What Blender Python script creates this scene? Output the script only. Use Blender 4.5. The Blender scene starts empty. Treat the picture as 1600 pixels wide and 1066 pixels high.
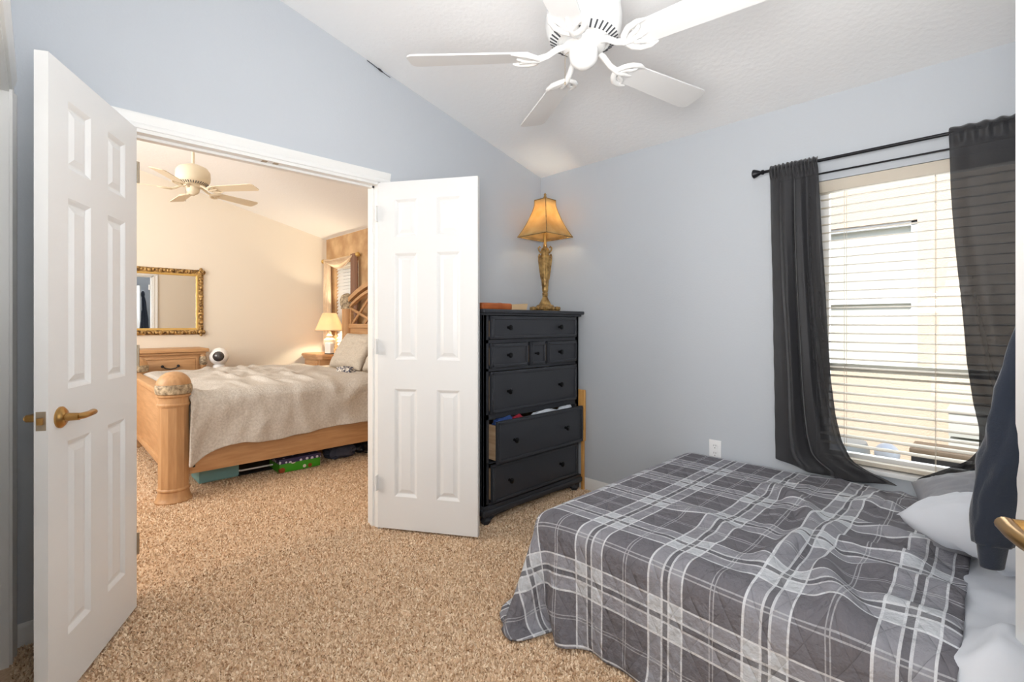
import bpy, bmesh, math, random
import numpy as np
from mathutils import Vector, Matrix, noise
random.seed(7)
C = bpy.context.scene.collection
SC = bpy.context.scene
PI = math.pi

# ------------------------------------------------------------------ camera
cam_d = bpy.data.cameras.new('camera')
cam = bpy.data.objects.new('camera', cam_d); C.objects.link(cam)
cam.location = (2.610, -2.883, 1.223)
cam.rotation_euler = (PI/2, 0, math.radians(45.564))
cam_d.sensor_width = 36.0
cam_d.lens = 36.0*755/1600
cam_d.shift_y = -28/1600
cam_d.clip_start = 0.02
SC.camera = cam

# ------------------------------------------------------------------ world, sun, lights, exposure
w = bpy.data.worlds.new('sky'); SC.world = w; w.use_nodes = True
nt = w.node_tree
bg = nt.nodes['Background']
sky = nt.nodes.new('ShaderNodeTexSky'); sky.sky_type = 'NISHITA'
sky.sun_disc = False; sky.sun_elevation = math.radians(48); sky.sun_rotation = math.radians(160)
nt.links.new(sky.outputs[0], bg.inputs[0]); bg.inputs[1].default_value = 0.35

def add_light(name, typ, loc, power, color=(1, 1, 1), size=0.5, size_y=None, aim=None, radius=0.05):
    d = bpy.data.lights.new(name, typ); d.energy = power; d.color = color
    if typ == 'AREA':
        d.size = size
        if size_y: d.shape = 'RECTANGLE'; d.size_y = size_y
    if typ == 'POINT': d.shadow_soft_size = radius
    o = bpy.data.objects.new(name, d); C.objects.link(o); o.location = loc
    if aim is not None:
        o.rotation_euler = Vector(aim).to_track_quat('-Z', 'Y').to_euler()
    return o
sun = add_light('sun', 'SUN', (2, -4, 8), 6.0, (1.0, 0.96, 0.90), aim=(0.25, 0.72, -0.85)); sun.data.angle = 0.01
# daylight falling in through the bedroom window, ceiling bounce of the photographer's flash, an unseen fill added in the doorway, and light from the far room's other window
add_light('window_daylight', 'AREA', (2.39, 0.42, 1.30), 20, (0.93, 0.97, 1.0), 0.95, 1.4, aim=(0, -1, -0.12))
add_light('bounce_flash', 'AREA', (2.40, -2.80, 1.50), 48, (1.0, 0.99, 0.975), 0.7, aim=(-0.40, 0.48, 1))
add_light('doorway_fill', 'AREA', (2.55, -3.06, 1.25), 17, (1.0, 0.98, 0.95), 0.82, 1.5, aim=(-0.35, 1, 0.32))  # added soft frontal fill behind the camera, evens out the room
add_light('flash_head', 'AREA', (2.66, -2.80, 1.52), 2.6, (1.0, 0.985, 0.97), 0.10, aim=(-0.71, 0.70, -0.12))
add_light('master_daylight', 'AREA', (-1.9, -4.25, 1.9), 88, (1.0, 0.975, 0.94), 2.4, 1.7, aim=(-0.15, 1, 0.05))
SC.view_settings.view_transform = 'Standard'
SC.view_settings.look = 'None'
SC.view_settings.exposure = 0.06
SC.view_settings.gamma = 1.0
SC.view_settings.use_curve_mapping = False
SC.cycles.use_denoising = True
SC.cycles.max_bounces = 10; SC.cycles.diffuse_bounces = 6; SC.cycles.transparent_max_bounces = 16

# ------------------------------------------------------------------ materials
def lin(r, g, b):
    f = lambda c: (c/255/12.92) if c/255 <= 0.04045 else ((c/255+0.055)/1.055)**2.4
    return (f(r), f(g), f(b), 1)

def mat(name, col, rough=0.6, metal=0.0, col2=None, nscale=8.0, nstretch=(1, 1, 1), bump=0.0, bscale=60.0, spec=0.4, sheen=0.0, detail=4):
    m = bpy.data.materials.new(name); m.use_nodes = True
    t = m.node_tree; p = t.nodes['Principled BSDF']
    p.inputs['Base Color'].default_value = col
    p.inputs['Roughness'].default_value = rough
    p.inputs['Metallic'].default_value = metal
    p.inputs['Specular IOR Level'].default_value = spec
    if sheen:
        p.inputs['Sheen Weight'].default_value = sheen
    if col2 is not None or bump:
        tc = t.nodes.new('ShaderNodeTexCoord')
    if col2 is not None:
        mp = t.nodes.new('ShaderNodeMapping'); mp.inputs['Scale'].default_value = nstretch
        n = t.nodes.new('ShaderNodeTexNoise'); n.inputs['Scale'].default_value = nscale; n.inputs['Detail'].default_value = detail
        r = t.nodes.new('ShaderNodeValToRGB')
        r.color_ramp.elements[0].position = 0.35; r.color_ramp.elements[1].position = 0.65
        r.color_ramp.elements[0].color = col; r.color_ramp.elements[1].color = col2
        t.links.new(tc.outputs['Object'], mp.inputs[0]); t.links.new(mp.outputs[0], n.inputs['Vector'])
        t.links.new(n.outputs['Fac'], r.inputs[0]); t.links.new(r.outputs[0], p.inputs['Base Color'])
    if bump:
        n2 = t.nodes.new('ShaderNodeTexNoise'); n2.inputs['Scale'].default_value = bscale; n2.inputs['Detail'].default_value = 3
        b = t.nodes.new('ShaderNodeBump'); b.inputs['Strength'].default_value = bump; b.inputs['Distance'].default_value = 0.01
        t.links.new(tc.outputs['Object'], n2.inputs['Vector']); t.links.new(n2.outputs['Fac'], b.inputs['Height'])
        t.links.new(b.outputs[0], p.inputs['Normal'])
    return m

M = {}
M['blue'] = mat('blue_grey_wall_paint', lin(192, 197, 203), 0.65, bump=0.08, bscale=90)
M['ceil'] = mat('ceiling_white', lin(236, 237, 238), 0.8, bump=0.2, bscale=45)
M['tan'] = mat('master_cream_paint', lin(231, 223, 209), 0.6, bump=0.08, bscale=90)
M['taupe'] = mat('master_taupe_faux_finish', lin(176, 138, 98), 0.6, col2=lin(205, 172, 130), nscale=5, bump=0.08)
M['white'] = mat('white_semigloss_paint', lin(226, 226, 225), 0.35)
M['trimw'] = mat('white_trim_paint', lin(232, 232, 230), 0.4)
M['carpetbase'] = mat('carpet_backing', lin(206, 174, 142), 0.95, col2=lin(222, 194, 164), nscale=90)
M['black'] = mat('black_furniture_paint', lin(52, 54, 59), 0.42, bump=0.03, bscale=120)
M['worn'] = mat('worn_edge_paint', lin(92, 94, 98), 0.5, col2=lin(48, 50, 54), nscale=30)
M['knob'] = mat('black_knob_metal', lin(22, 22, 24), 0.22, 0.4)
M['drawerwood'] = mat('raw_drawer_wood', lin(178, 152, 122), 0.6, col2=lin(160, 132, 102), nscale=6, nstretch=(1, 8, 8))
M['oak'] = mat('honey_pine_wood', lin(197, 155, 112), 0.42, col2=lin(182, 139, 97), nscale=5, nstretch=(9, 9, 1))
M['oakh'] = mat('honey_pine_wood_long', lin(197, 155, 112), 0.42, col2=lin(182, 139, 97), nscale=5, nstretch=(1, 1, 9))
M['carved'] = mat('carved_pewter_band', lin(120, 104, 84), 0.5, col2=lin(206, 188, 158), nscale=38, bump=0.9, bscale=55)
M['brass'] = mat('antique_brass', lin(180, 140, 84), 0.28, 1.0)
M['nickel'] = mat('dull_metal', lin(170, 156, 136), 0.4, 0.8)
M['goldframe'] = mat('gilt_frame', lin(84, 54, 26), 0.35, 0.35, col2=lin(200, 164, 104), nscale=34, bump=0.8, bscale=48)
M['gold'] = mat('gilt_bead', lin(205, 168, 98), 0.35, 0.4)
M['mirror'] = mat('mirror_glass', lin(240, 242, 243), 0.01, 1.0)
M['bronze'] = mat('aged_gold_lamp', lin(196, 160, 100), 0.38, 0.35, col2=lin(120, 90, 50), nscale=26, bump=0.3, bscale=60)
M['rod'] = mat('black_rod_metal', lin(30, 30, 34), 0.35, 0.5)
M['blind'] = mat('cream_blind_slat', lin(206, 196, 180), 0.5)
M['fan'] = mat('white_fan_enamel', lin(228, 228, 227), 0.35)
M['blade'] = mat('white_fan_blade', lin(216, 216, 216), 0.5)
M['slot'] = mat('dark_vent_slot', lin(70, 72, 76), 0.7)
M['creamfan'] = mat('cream_fan_enamel', lin(226, 214, 190), 0.45)
M['sheet'] = mat('pale_blue_white_cotton', lin(214, 218, 225), 0.85, bump=0.12, bscale=14)
M['greycloth'] = mat('grey_pillow_cotton', lin(150, 151, 157), 0.85, bump=0.12, bscale=14)
M['navy'] = mat('navy_fleece', lin(40, 47, 60), 0.95, bump=0.15, bscale=220, sheen=0.25)
M['comforter'] = mat('oatmeal_comforter', lin(208, 203, 196), 0.9, col2=lin(190, 184, 176), nscale=70, bump=0.5, bscale=90)
M['linen'] = mat('oatmeal_pillow', lin(206, 196, 182), 0.9, col2=lin(194, 184, 170), nscale=60, bump=0.2, bscale=30)
M['plastic'] = mat('white_plastic', lin(240, 240, 240), 0.3)
M['darkglass'] = mat('dark_lens', lin(60, 58, 60), 0.12, spec=0.8)
M['hole'] = mat('socket_slot', lin(40, 40, 42), 0.6)
M['teal'] = mat('teal_cardboard', lin(128, 176, 178), 0.6)
M['bag'] = mat('black_plastic_bag', lin(30, 32, 38), 0.3, bump=0.4, bscale=25)
M['denim'] = mat('dark_blue_grey_cloth', lin(72, 76, 92), 0.8, bump=0.3, bscale=30)
M['leather'] = mat('orange_brown_leather', lin(188, 104, 52), 0.45, col2=lin(164, 86, 40), nscale=10)
M['canvas'] = mat('pale_canvas', lin(212, 182, 142), 0.8)
M['woodlight'] = mat('varnished_light_wood', lin(222, 170, 100), 0.4, col2=lin(206, 150, 82), nscale=6, nstretch=(10, 10, 1))
M['stucco'] = mat('beige_stucco', lin(214, 194, 172), 0.9, bump=0.6, bscale=70)
M['concrete'] = mat('grey_yard_ground', lin(150, 142, 132), 0.9, col2=lin(120, 112, 102), nscale=6, bump=0.3)
M['vinyl'] = mat('white_vinyl_frame', lin(238, 238, 238), 0.4)
M['nblind'] = mat('neighbour_blind', lin(206, 204, 190), 0.6)
M['greytrim'] = mat('grey_sash_paint', lin(196, 196, 188), 0.5)
M['garden_dark'] = mat('dark_garden_plastic', lin(70, 66, 62), 0.6)
M['ceramic'] = mat('cream_ceramic', lin(240, 228, 204), 0.25)
M['scarf'] = mat('cream_scarf', lin(226, 206, 178), 0.8, col2=lin(206, 180, 150), nscale=7)
M['brownscarf'] = mat('brown_scarf', lin(146, 112, 92), 0.8)
M['red'] = mat('red_cloth', lin(150, 34, 52), 0.9)
M['bluecloth'] = mat('blue_cloth', lin(48, 74, 130), 0.9)
M['whitecloth'] = mat('white_cloth', lin(214, 220, 228), 0.9)
M['seam'] = mat('dark_seam', lin(58, 58, 60), 0.8)

def cloth_sheer():
    m = bpy.data.materials.new('black_sheer_curtain'); m.use_nodes = True
    t = m.node_tree; p = t.nodes['Principled BSDF']; out = t.nodes['Material Output']
    p.inputs['Base Color'].default_value = lin(32, 32, 36); p.inputs['Roughness'].default_value = 0.55
    p.inputs['Sheen Weight'].default_value = 0.3
    tc = t.nodes.new('ShaderNodeTexCoord'); n = t.nodes.new('ShaderNodeTexNoise'); n.inputs['Scale'].default_value = 40
    b = t.nodes.new('ShaderNodeBump'); b.inputs['Strength'].default_value = 0.2; b.inputs['Distance'].default_value = 0.01
    t.links.new(tc.outputs['Object'], n.inputs['Vector']); t.links.new(n.outputs['Fac'], b.inputs['Height']); t.links.new(b.outputs[0], p.inputs['Normal'])
    tr = t.nodes.new('ShaderNodeBsdfTransparent')
    mx = t.nodes.new('ShaderNodeMixShader'); mx.inputs[0].default_value = 0.21
    t.links.new(p.outputs[0], mx.inputs[1]); t.links.new(tr.outputs[0], mx.inputs[2]); t.links.new(mx.outputs[0], out.inputs[0])
    return m
M['sheer'] = cloth_sheer()

def glass_mat():
    m = bpy.data.materials.new('window_glass'); m.use_nodes = True
    t = m.node_tree; out = t.nodes['Material Output']; t.nodes.remove(t.nodes['Principled BSDF'])
    g = t.nodes.new('ShaderNodeBsdfGlossy'); g.inputs['Roughness'].default_value = 0.02
    tr = t.nodes.new('ShaderNodeBsdfTransparent'); tr.inputs[0].default_value = (0.95, 0.97, 0.97, 1)
    fr = t.nodes.new('ShaderNodeFresnel'); fr.inputs[0].default_value = 1.35
    mx = t.nodes.new('ShaderNodeMixShader')
    t.links.new(fr.outputs[0], mx.inputs[0]); t.links.new(tr.outputs[0], mx.inputs[1]); t.links.new(g.outputs[0], mx.inputs[2]); t.links.new(mx.outputs[0], out.inputs[0])
    return m
M['glass'] = glass_mat()

def shade_mat(name, c1, c2, nscale, transl=0.5):
    m = mat(name, c1, 0.7, col2=c2, nscale=nscale)
    t = m.node_tree; p = t.nodes['Principled BSDF']; out = t.nodes['Material Output']
    ramp = [n for n in t.nodes if n.type == 'VALTORGB'][0]
    tl = t.nodes.new('ShaderNodeBsdfTranslucent'); t.links.new(ramp.outputs[0], tl.inputs[0])
    mx = t.nodes.new('ShaderNodeMixShader'); mx.inputs[0].default_value = transl
    t.links.new(p.outputs[0], mx.inputs[1]); t.links.new(tl.outputs[0], mx.inputs[2]); t.links.new(mx.outputs[0], out.inputs[0])
    return m
M['ambershade'] = shade_mat('amber_hide_shade', lin(244, 220, 166), lin(226, 192, 132), 9, 0.62)
M['creamshade'] = shade_mat('cream_pleated_shade', lin(248, 232, 205), lin(244, 226, 198), 9, 0.5)
M['shadeinner'] = mat('pale_shade_lining', lin(244, 232, 220), 0.8)

def emit_mat(name, col, s):
    m = bpy.data.materials.new(name); m.use_nodes = True
    p = m.node_tree.nodes['Principled BSDF']
    p.inputs['Base Color'].default_value = (1, 1, 1, 1)
    p.inputs['Emission Color'].default_value = col; p.inputs['Emission Strength'].default_value = s
    return m
M['bulb'] = emit_mat('lit_bulb', (1, 0.82, 0.55, 1), 8)

def mnode(t, op, a, b=None):
    n = t.nodes.new('ShaderNodeMath'); n.operation = op
    for i, v in enumerate((a, b)):
        if v is None: continue
        if isinstance(v, (int, float)): n.inputs[i].default_value = v
        else: t.links.new(v, n.inputs[i])
    return n.outputs[0]

def plaid_mat():
    m = bpy.data.materials.new('grey_plaid_quilt_cotton'); m.use_nodes = True
    t = m.node_tree; p = t.nodes['Principled BSDF']
    p.inputs['Roughness'].default_value = 0.85; p.inputs['Specular IOR Level'].default_value = 0.25
    uv = t.nodes.new('ShaderNodeUVMap'); uv.uv_map = 'cloth'
    sep = t.nodes.new('ShaderNodeSeparateXYZ'); t.links.new(uv.outputs[0], sep.inputs[0])
    def ramp(src, stops):
        r = t.nodes.new('ShaderNodeValToRGB'); cr = r.color_ramp; cr.interpolation = 'CONSTANT'
        while len(cr.elements) > 1: cr.elements.remove(cr.elements[-1])
        cr.elements[0].position = 0.0; cr.elements[0].color = (stops[0][1],)*3+(1,)
        for pos, v in stops[1:]:
            e = cr.elements.new(pos); e.color = (v, v, v, 1)
        t.links.new(src, r.inputs[0]); return r.outputs[0]
    band, line, dark = [], [], []
    for ax, off in ((0, 0.278), (1, 0.125)):
        f = mnode(t, 'FRACT', mnode(t, 'DIVIDE', mnode(t, 'ADD', sep.outputs[ax], -off+3.0), 0.30))
        band.append(ramp(f, [(0, 1), (0.405, 0)]))
        line.append(ramp(f, [(0, 0.92), (0.022, 0), (0.16, 0.75), (0.182, 0), (0.238, 0.75), (0.26, 0), (0.388, 0.92), (0.41, 0), (0.685, 0.42), (0.697, 0), (0.722, 0.42), (0.734, 0)]))
        dark.append(ramp(f, [(0, 0), (0.182, 1), (0.238, 0)]))
    lvl = mnode(t, 'MULTIPLY', mnode(t, 'ADD', band[0], band[1]), 0.5)
    r = t.nodes.new('ShaderNodeValToRGB'); cr = r.color_ramp; cr.interpolation = 'LINEAR'
    cr.elements[0].color = lin(110, 108, 115); cr.elements[1].color = lin(200, 204, 210)
    e = cr.elements.new(0.5); e.color = lin(148, 148, 156)
    t.links.new(lvl, r.inputs[0])
    mx1 = t.nodes.new('ShaderNodeMixRGB'); mx1.inputs[2].default_value = lin(84, 82, 89)
    t.links.new(mnode(t, 'MULTIPLY', mnode(t, 'MAXIMUM', dark[0], dark[1]), 0.75), mx1.inputs[0]); t.links.new(r.outputs[0], mx1.inputs[1])
    mx2 = t.nodes.new('ShaderNodeMixRGB'); mx2.inputs[2].default_value = lin(232, 234, 238)
    # the yarns weave in and out, so the lines are a little broken
    n0 = t.nodes.new('ShaderNodeTexNoise'); n0.inputs['Scale'].default_value = 260; t.links.new(uv.outputs[0], n0.inputs['Vector'])
    wv = mnode(t, 'ADD', mnode(t, 'MULTIPLY', n0.outputs['Fac'], 0.5), 0.62)
    ln = mnode(t, 'MINIMUM', mnode(t, 'MULTIPLY', mnode(t, 'MAXIMUM', line[0], line[1]), wv), 1.0)
    t.links.new(ln, mx2.inputs[0]); t.links.new(mx1.outputs[0], mx2.inputs[1])
    n1 = t.nodes.new('ShaderNodeTexNoise'); n1.inputs['Scale'].default_value = 30; n1.inputs['Detail'].default_value = 6; t.links.new(uv.outputs[0], n1.inputs['Vector'])
    mx3 = t.nodes.new('ShaderNodeMixRGB'); mx3.blend_type = 'MULTIPLY'; mx3.inputs[0].default_value = 0.25
    t.links.new(mx2.outputs[0], mx3.inputs[1]); t.links.new(n1.outputs['Fac'], mx3.inputs[2])
    hs = t.nodes.new('ShaderNodeBrightContrast'); hs.inputs[1].default_value = 0.03
    t.links.new(mx3.outputs[0], hs.inputs[0]); t.links.new(hs.outputs[0], p.inputs['Base Color'])
    # diamond quilting seams + crinkle as bump
    def seam(sign):
        d = mnode(t, 'FRACT', mnode(t, 'DIVIDE', mnode(t, 'ADD', mnode(t, 'ADD', sep.outputs[0], 5.0), mnode(t, 'MULTIPLY', sep.outputs[1], 0.62*sign)), 0.105))
        return mnode(t, 'ABSOLUTE', mnode(t, 'SUBTRACT', d, 0.5))
    q = mnode(t, 'POWER', mnode(t, 'MINIMUM', mnode(t, 'MULTIPLY', mnode(t, 'MINIMUM', seam(1), seam(-1)), 5.0), 1.0), 0.5)
    n2 = t.nodes.new('ShaderNodeTexNoise'); n2.inputs['Scale'].default_value = 38; n2.inputs['Detail'].default_value = 4; t.links.new(uv.outputs[0], n2.inputs['Vector'])
    h = mnode(t, 'ADD', mnode(t, 'MULTIPLY', q, 0.4), mnode(t, 'MULTIPLY', n2.outputs['Fac'], 1.1))
    b = t.nodes.new('ShaderNodeBump'); b.inputs['Strength'].default_value = 0.9; b.inputs['Distance'].default_value = 0.014
    t.links.new(h, b.inputs['Height']); t.links.new(b.outputs[0], p.inputs['Normal'])
    return m
M['plaid'] = plaid_mat()

def pile_mat():
    m = bpy.data.materials.new('shag_carpet_pile'); m.use_nodes = True
    t = m.node_tree; p = t.nodes['Principled BSDF']; p.inputs['Roughness'].default_value = 0.9; p.inputs['Specular IOR Level'].default_value = 0.15
    a = t.nodes.new('ShaderNodeAttribute'); a.attribute_name = 'tint'
    r = t.nodes.new('ShaderNodeValToRGB'); cr = r.color_ramp
    cr.elements[0].color = lin(172, 138, 104); cr.elements[1].color = lin(248, 230, 204)
    e = cr.elements.new(0.35); e.color = lin(220, 191, 158)
    e = cr.elements.new(0.7); e.color = lin(238, 213, 183)
    t.links.new(a.outputs['Fac'], r.inputs[0]); t.links.new(r.outputs[0], p.inputs['Base Color'])
    return m
M['pile'] = pile_mat()

def dots_mat():
    m = bpy.data.materials.new('green_dotted_giftwrap'); m.use_nodes = True
    t = m.node_tree; p = t.nodes['Principled BSDF']; p.inputs['Roughness'].default_value = 0.4
    tc = t.nodes.new('ShaderNodeTexCoord'); v = t.nodes.new('ShaderNodeTexVoronoi'); v.inputs['Scale'].default_value = 13; v.inputs['Randomness'].default_value = 0.45
    t.links.new(tc.outputs['Object'], v.inputs['Vector'])
    dot = mnode(t, 'LESS_THAN', v.outputs['Distance'], 0.34)
    r = t.nodes.new('ShaderNodeValToRGB'); r.color_ramp.interpolation = 'CONSTANT'
    r.color_ramp.elements[0].color = lin(150, 72, 40); r.color_ramp.elements[1].color = lin(236, 230, 220); r.color_ramp.elements[1].position = 0.5
    t.links.new(v.outputs['Color'], r.inputs[0])
    mx = t.nodes.new('ShaderNodeMixRGB'); mx.inputs[1].default_value = lin(64, 158, 34)
    t.links.new(dot, mx.inputs[0]); t.links.new(r.outputs[0], mx.inputs[2]); t.links.new(mx.outputs[0], p.inputs['Base Color'])
    return m
M['dots'] = dots_mat()
def lid_mat():
    m = bpy.data.materials.new('purple_dotted_lid'); m.use_nodes = True
    t = m.node_tree; p = t.nodes['Principled BSDF']; p.inputs['Roughness'].default_value = 0.4
    tc = t.nodes.new('ShaderNodeTexCoord'); v = t.nodes.new('ShaderNodeTexVoronoi'); v.inputs['Scale'].default_value = 24; v.inputs['Randomness'].default_value = 0.3
    t.links.new(tc.outputs['Object'], v.inputs['Vector'])
    dot = mnode(t, 'LESS_THAN', v.outputs['Distance'], 0.3)
    mx = t.nodes.new('ShaderNodeMixRGB'); mx.inputs[1].default_value = lin(58, 54, 96); mx.inputs[2].default_value = lin(214, 214, 236)
    t.links.new(dot, mx.inputs[0]); t.links.new(mx.outputs[0], p.inputs['Base Color'])
    return m
M['lid'] = lid_mat()
def bwcloth():
    m = bpy.data.materials.new('black_white_patterned_cloth'); m.use_nodes = True
    t = m.node_tree; p = t.nodes['Principled BSDF']; p.inputs['Roughness'].default_value = 0.9
    tc = t.nodes.new('ShaderNodeTexCoord'); v = t.nodes.new('ShaderNodeTexNoise'); v.inputs['Scale'].default_value = 40
    t.links.new(tc.outputs['Object'], v.inputs['Vector'])
    r = t.nodes.new('ShaderNodeValToRGB'); r.color_ramp.elements[0].position = 0.46; r.color_ramp.elements[1].position = 0.54
    r.color_ramp.elements[0].color = lin(70, 74, 90); r.color_ramp.elements[1].color = lin(216, 210, 202)
    t.links.new(v.outputs['Fac'], r.inputs[0]); t.links.new(r.outputs[0], p.inputs['Base Color'])
    return m
M['bw'] = bwcloth()

# ------------------------------------------------------------------ mesh helpers
def B(): return bmesh.new()

def box(bm, x0, x1, y0, y1, z0, z1, bev=0.0, seg=2):
    r = bmesh.ops.create_cube(bm, size=1)
    vs = r['verts']
    for v in vs:
        v.co = Vector((x0 if v.co.x < 0 else x1, y0 if v.co.y < 0 else y1, z0 if v.co.z < 0 else z1))
    if bev:
        es = list({e for v in vs for e in v.link_edges})
        bmesh.ops.bevel(bm, geom=es, offset=bev, segments=seg, affect='EDGES', profile=0.6)
    return bm

def lathe(bm, prof, ctr=(0, 0, 0), axis='Z', seg=32, arc=None):
    rings = []
    c = Vector(ctr)
    for r, z in prof:
        ring = []
        for i in range(seg):
            a = 2*PI*i/seg
            x, y = r*math.cos(a), r*math.sin(a)
            if axis == 'Z': v = Vector((x, y, z))
            elif axis == 'X': v = Vector((z, x, y))
            else: v = Vector((x, z, y))
            ring.append(bm.verts.new(c+v))
        rings.append(ring)
    for a, b in zip(rings, rings[1:]):
        for i in range(seg):
            j = (i+1) % seg
            bm.faces.new((a[i], a[j], b[j], b[i]))
    for ring in (rings[0], rings[-1]):
        try: bm.faces.new(ring)
        except Exception: pass
    return bm

def tube(bm, pts, rad, seg=10, cap=True, flat=1.0):
    pts = [Vector(p) for p in pts]; n = len(pts)
    if not isinstance(rad, (list, tuple)): rad = [rad]*n
    rings = []; up = None
    for i, p in enumerate(pts):
        d = (pts[min(i+1, n-1)]-pts[max(i-1, 0)]).normalized()
        if up is None:
            up = Vector((0, 0, 1)) if abs(d.z) < 0.9 else Vector((1, 0, 0))
        s = d.cross(up).normalized(); u2 = s.cross(d).normalized(); up = u2
        rings.append([bm.verts.new(p+(s*math.cos(2*PI*k/seg)+u2*flat*math.sin(2*PI*k/seg))*rad[i]) for k in range(seg)])
    for a, b in zip(rings, rings[1:]):
        for k in range(seg):
            j = (k+1) % seg
            bm.faces.new((a[k], a[j], b[j], b[k]))
    if cap:
        bm.faces.new(rings[0]); bm.faces.new(rings[-1])
    return bm

def prism(bm, poly, axis, a0, a1):
    def P(u, v, a):
        return {'X': (a, u, v), 'Y': (u, a, v), 'Z': (u, v, a)}[axis]
    lo = [bm.verts.new(P(u, v, a0)) for u, v in poly]; hi = [bm.verts.new(P(u, v, a1)) for u, v in poly]
    bm.faces.new(lo); bm.faces.new(hi)
    n = len(poly)
    for i in range(n):
        j = (i+1) % n
        bm.faces.new((lo[i], lo[j], hi[j], hi[i]))
    return bm

def sphere(bm, c, r, sx=1, sy=1, sz=1, u=24, v=14):
    r_ = bmesh.ops.create_uvsphere(bm, u_segments=u, v_segments=v, radius=r)
    for w_ in r_['verts']:
        w_.co = Vector((w_.co.x*sx+c[0], w_.co.y*sy+c[1], w_.co.z*sz+c[2]))
    return bm

def grid_mesh(name, P, uv=None):
    """P: array (nu, nv, 3)"""
    nu, nv = P.shape[:2]
    me = bpy.data.meshes.new(name)
    idx = np.arange(nu*nv).reshape(nu, nv)
    f = np.stack([idx[:-1, :-1], idx[1:, :-1], idx[1:, 1:], idx[:-1, 1:]], -1).reshape(-1, 4)
    me.from_pydata(P.reshape(-1, 3).tolist(), [], f.tolist())
    if uv is not None:
        l = me.uv_layers.new(name='cloth')
        fl = f.reshape(-1)
        l.data.foreach_set('uv', uv.reshape(-1, 2)[fl].astype(np.float32).ravel())
    me.polygons.foreach_set('use_smooth', [True]*len(f))
    return me

def obj(name, bm, m=None, parent=None, smooth=True, angle=40):
    if isinstance(bm, bmesh.types.BMesh):
        bmesh.ops.recalc_face_normals(bm, faces=bm.faces)
        me = bpy.data.meshes.new(name); bm.to_mesh(me); bm.free()
    else: me = bm
    if smooth and len(me.polygons):
        me.polygons.foreach_set('use_smooth', [True]*len(me.polygons))
        try: me.set_sharp_from_angle(angle=math.radians(angle))
        except Exception: pass
    o = bpy.data.objects.new(name, me); C.objects.link(o)
    if m is not None:
        for x in (m if isinstance(m, list) else [m]): me.materials.append(x)
    if parent is not None: o.parent = parent
    return o

def tag(o, label, cat=None, group=None, kind=None):
    o['label'] = label
    if cat: o['category'] = cat
    if group: o['group'] = group
    if kind: o['kind'] = kind
    return o

def thing(name, label, cat, loc=(0, 0, 0), rz=0.0, group=None):
    o = bpy.data.objects.new(name, None); C.objects.link(o); o.empty_display_size = 0.05
    o.location = loc; o.rotation_euler = (0, 0, rz)
    return tag(o, label, cat, group)

def struct(name, bm, m, label, parent=None, cat=None, **k):
    o = obj(name, bm, m, parent, **k)
    o['kind'] = 'structure'; o['label'] = label
    if cat: o['category'] = cat
    return o

def copy_thing(root, loc, label, rz=None, group=None):
    r = root.copy(); C.objects.link(r); r.location = loc; r['label'] = label
    if rz is not None: r.rotation_euler = (0, 0, rz)
    if group: r['group'] = group
    for ch in list(root.children):
        c = ch.copy(); C.objects.link(c); c.parent = r
        for g in list(ch.children):
            d = g.copy(); C.objects.link(d); d.parent = c
    return r

def subsurf(o, lv=2):
    s = o.modifiers.new('subdivision', 'SUBSURF'); s.levels = lv; s.render_levels = lv
    return o
def solid(o, t, off=-1):
    s = o.modifiers.new('thickness', 'SOLIDIFY'); s.thickness = t; s.offset = off
    return o

# ------------------------------------------------------------------ the setting
ZC = 2.388; SL = 0.2484            # ceiling height at the window wall, pitch of the vault
def zc(y): return ZC - SL*y
XR = 3.24; XL = -4.044; YB = -4.55; YW3 = -2.957; WT = 0.12

bm = B(); box(bm, XL-0.2, XR+0.2, YB-0.2, 0.16, -0.10, 0.0)
struct('floor', bm, M['carpetbase'], 'beige carpeted floor running through both rooms', cat='floor')

bm = B(); prism(bm, [(0.15, zc(0.15)), (YB-0.2, zc(YB-0.2)), (YB-0.2, zc(YB-0.2)+0.14), (0.15, zc(0.15)+0.14)], 'X', -0.06, XR+0.2)
struct('ceiling', bm, M['ceil'], 'sloping white textured ceiling above the plaid bed', cat='ceiling')
bm = B(); prism(bm, [(0.15, zc(0.15)), (YB-0.2, zc(YB-0.2)), (YB-0.2, zc(YB-0.2)+0.14), (0.15, zc(0.15)+0.14)], 'X', XL-0.2, -0.06)
struct('ceiling', bm, M['ceil'], 'sloping cream-lit ceiling seen through the double doorway', cat='ceiling')

# door wall between the rooms (x from -0.12 to 0), opening y -2.635..-1.42, z to 2.07
OY0, OY1, OZ = -2.628, -1.425, 2.062
bm = B()
def wall_seg(x0, x1):
    prism(bm, [(YB, 0), (OY0, 0), (OY0, zc(OY0)), (YB, zc(YB))], 'X', x0, x1)
    prism(bm, [(OY1, 0), (0, 0), (0, zc(0)), (OY1, zc(OY1))], 'X', x0, x1)
    prism(bm, [(OY0, OZ), (OY1, OZ), (OY1, zc(OY1)), (OY0, zc(OY0))], 'X', x0, x1)
wall_seg(-0.055, 0.0)
struct('wall_left', bm, M['blue'], 'blue-grey wall around the open double doorway', cat='wall')
bm = B(); wall_seg(-0.12, -0.056)
struct('wall_left', bm, M['tan'], 'cream far side of the double doorway wall, seen in the gilt mirror', cat='wall')

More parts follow.
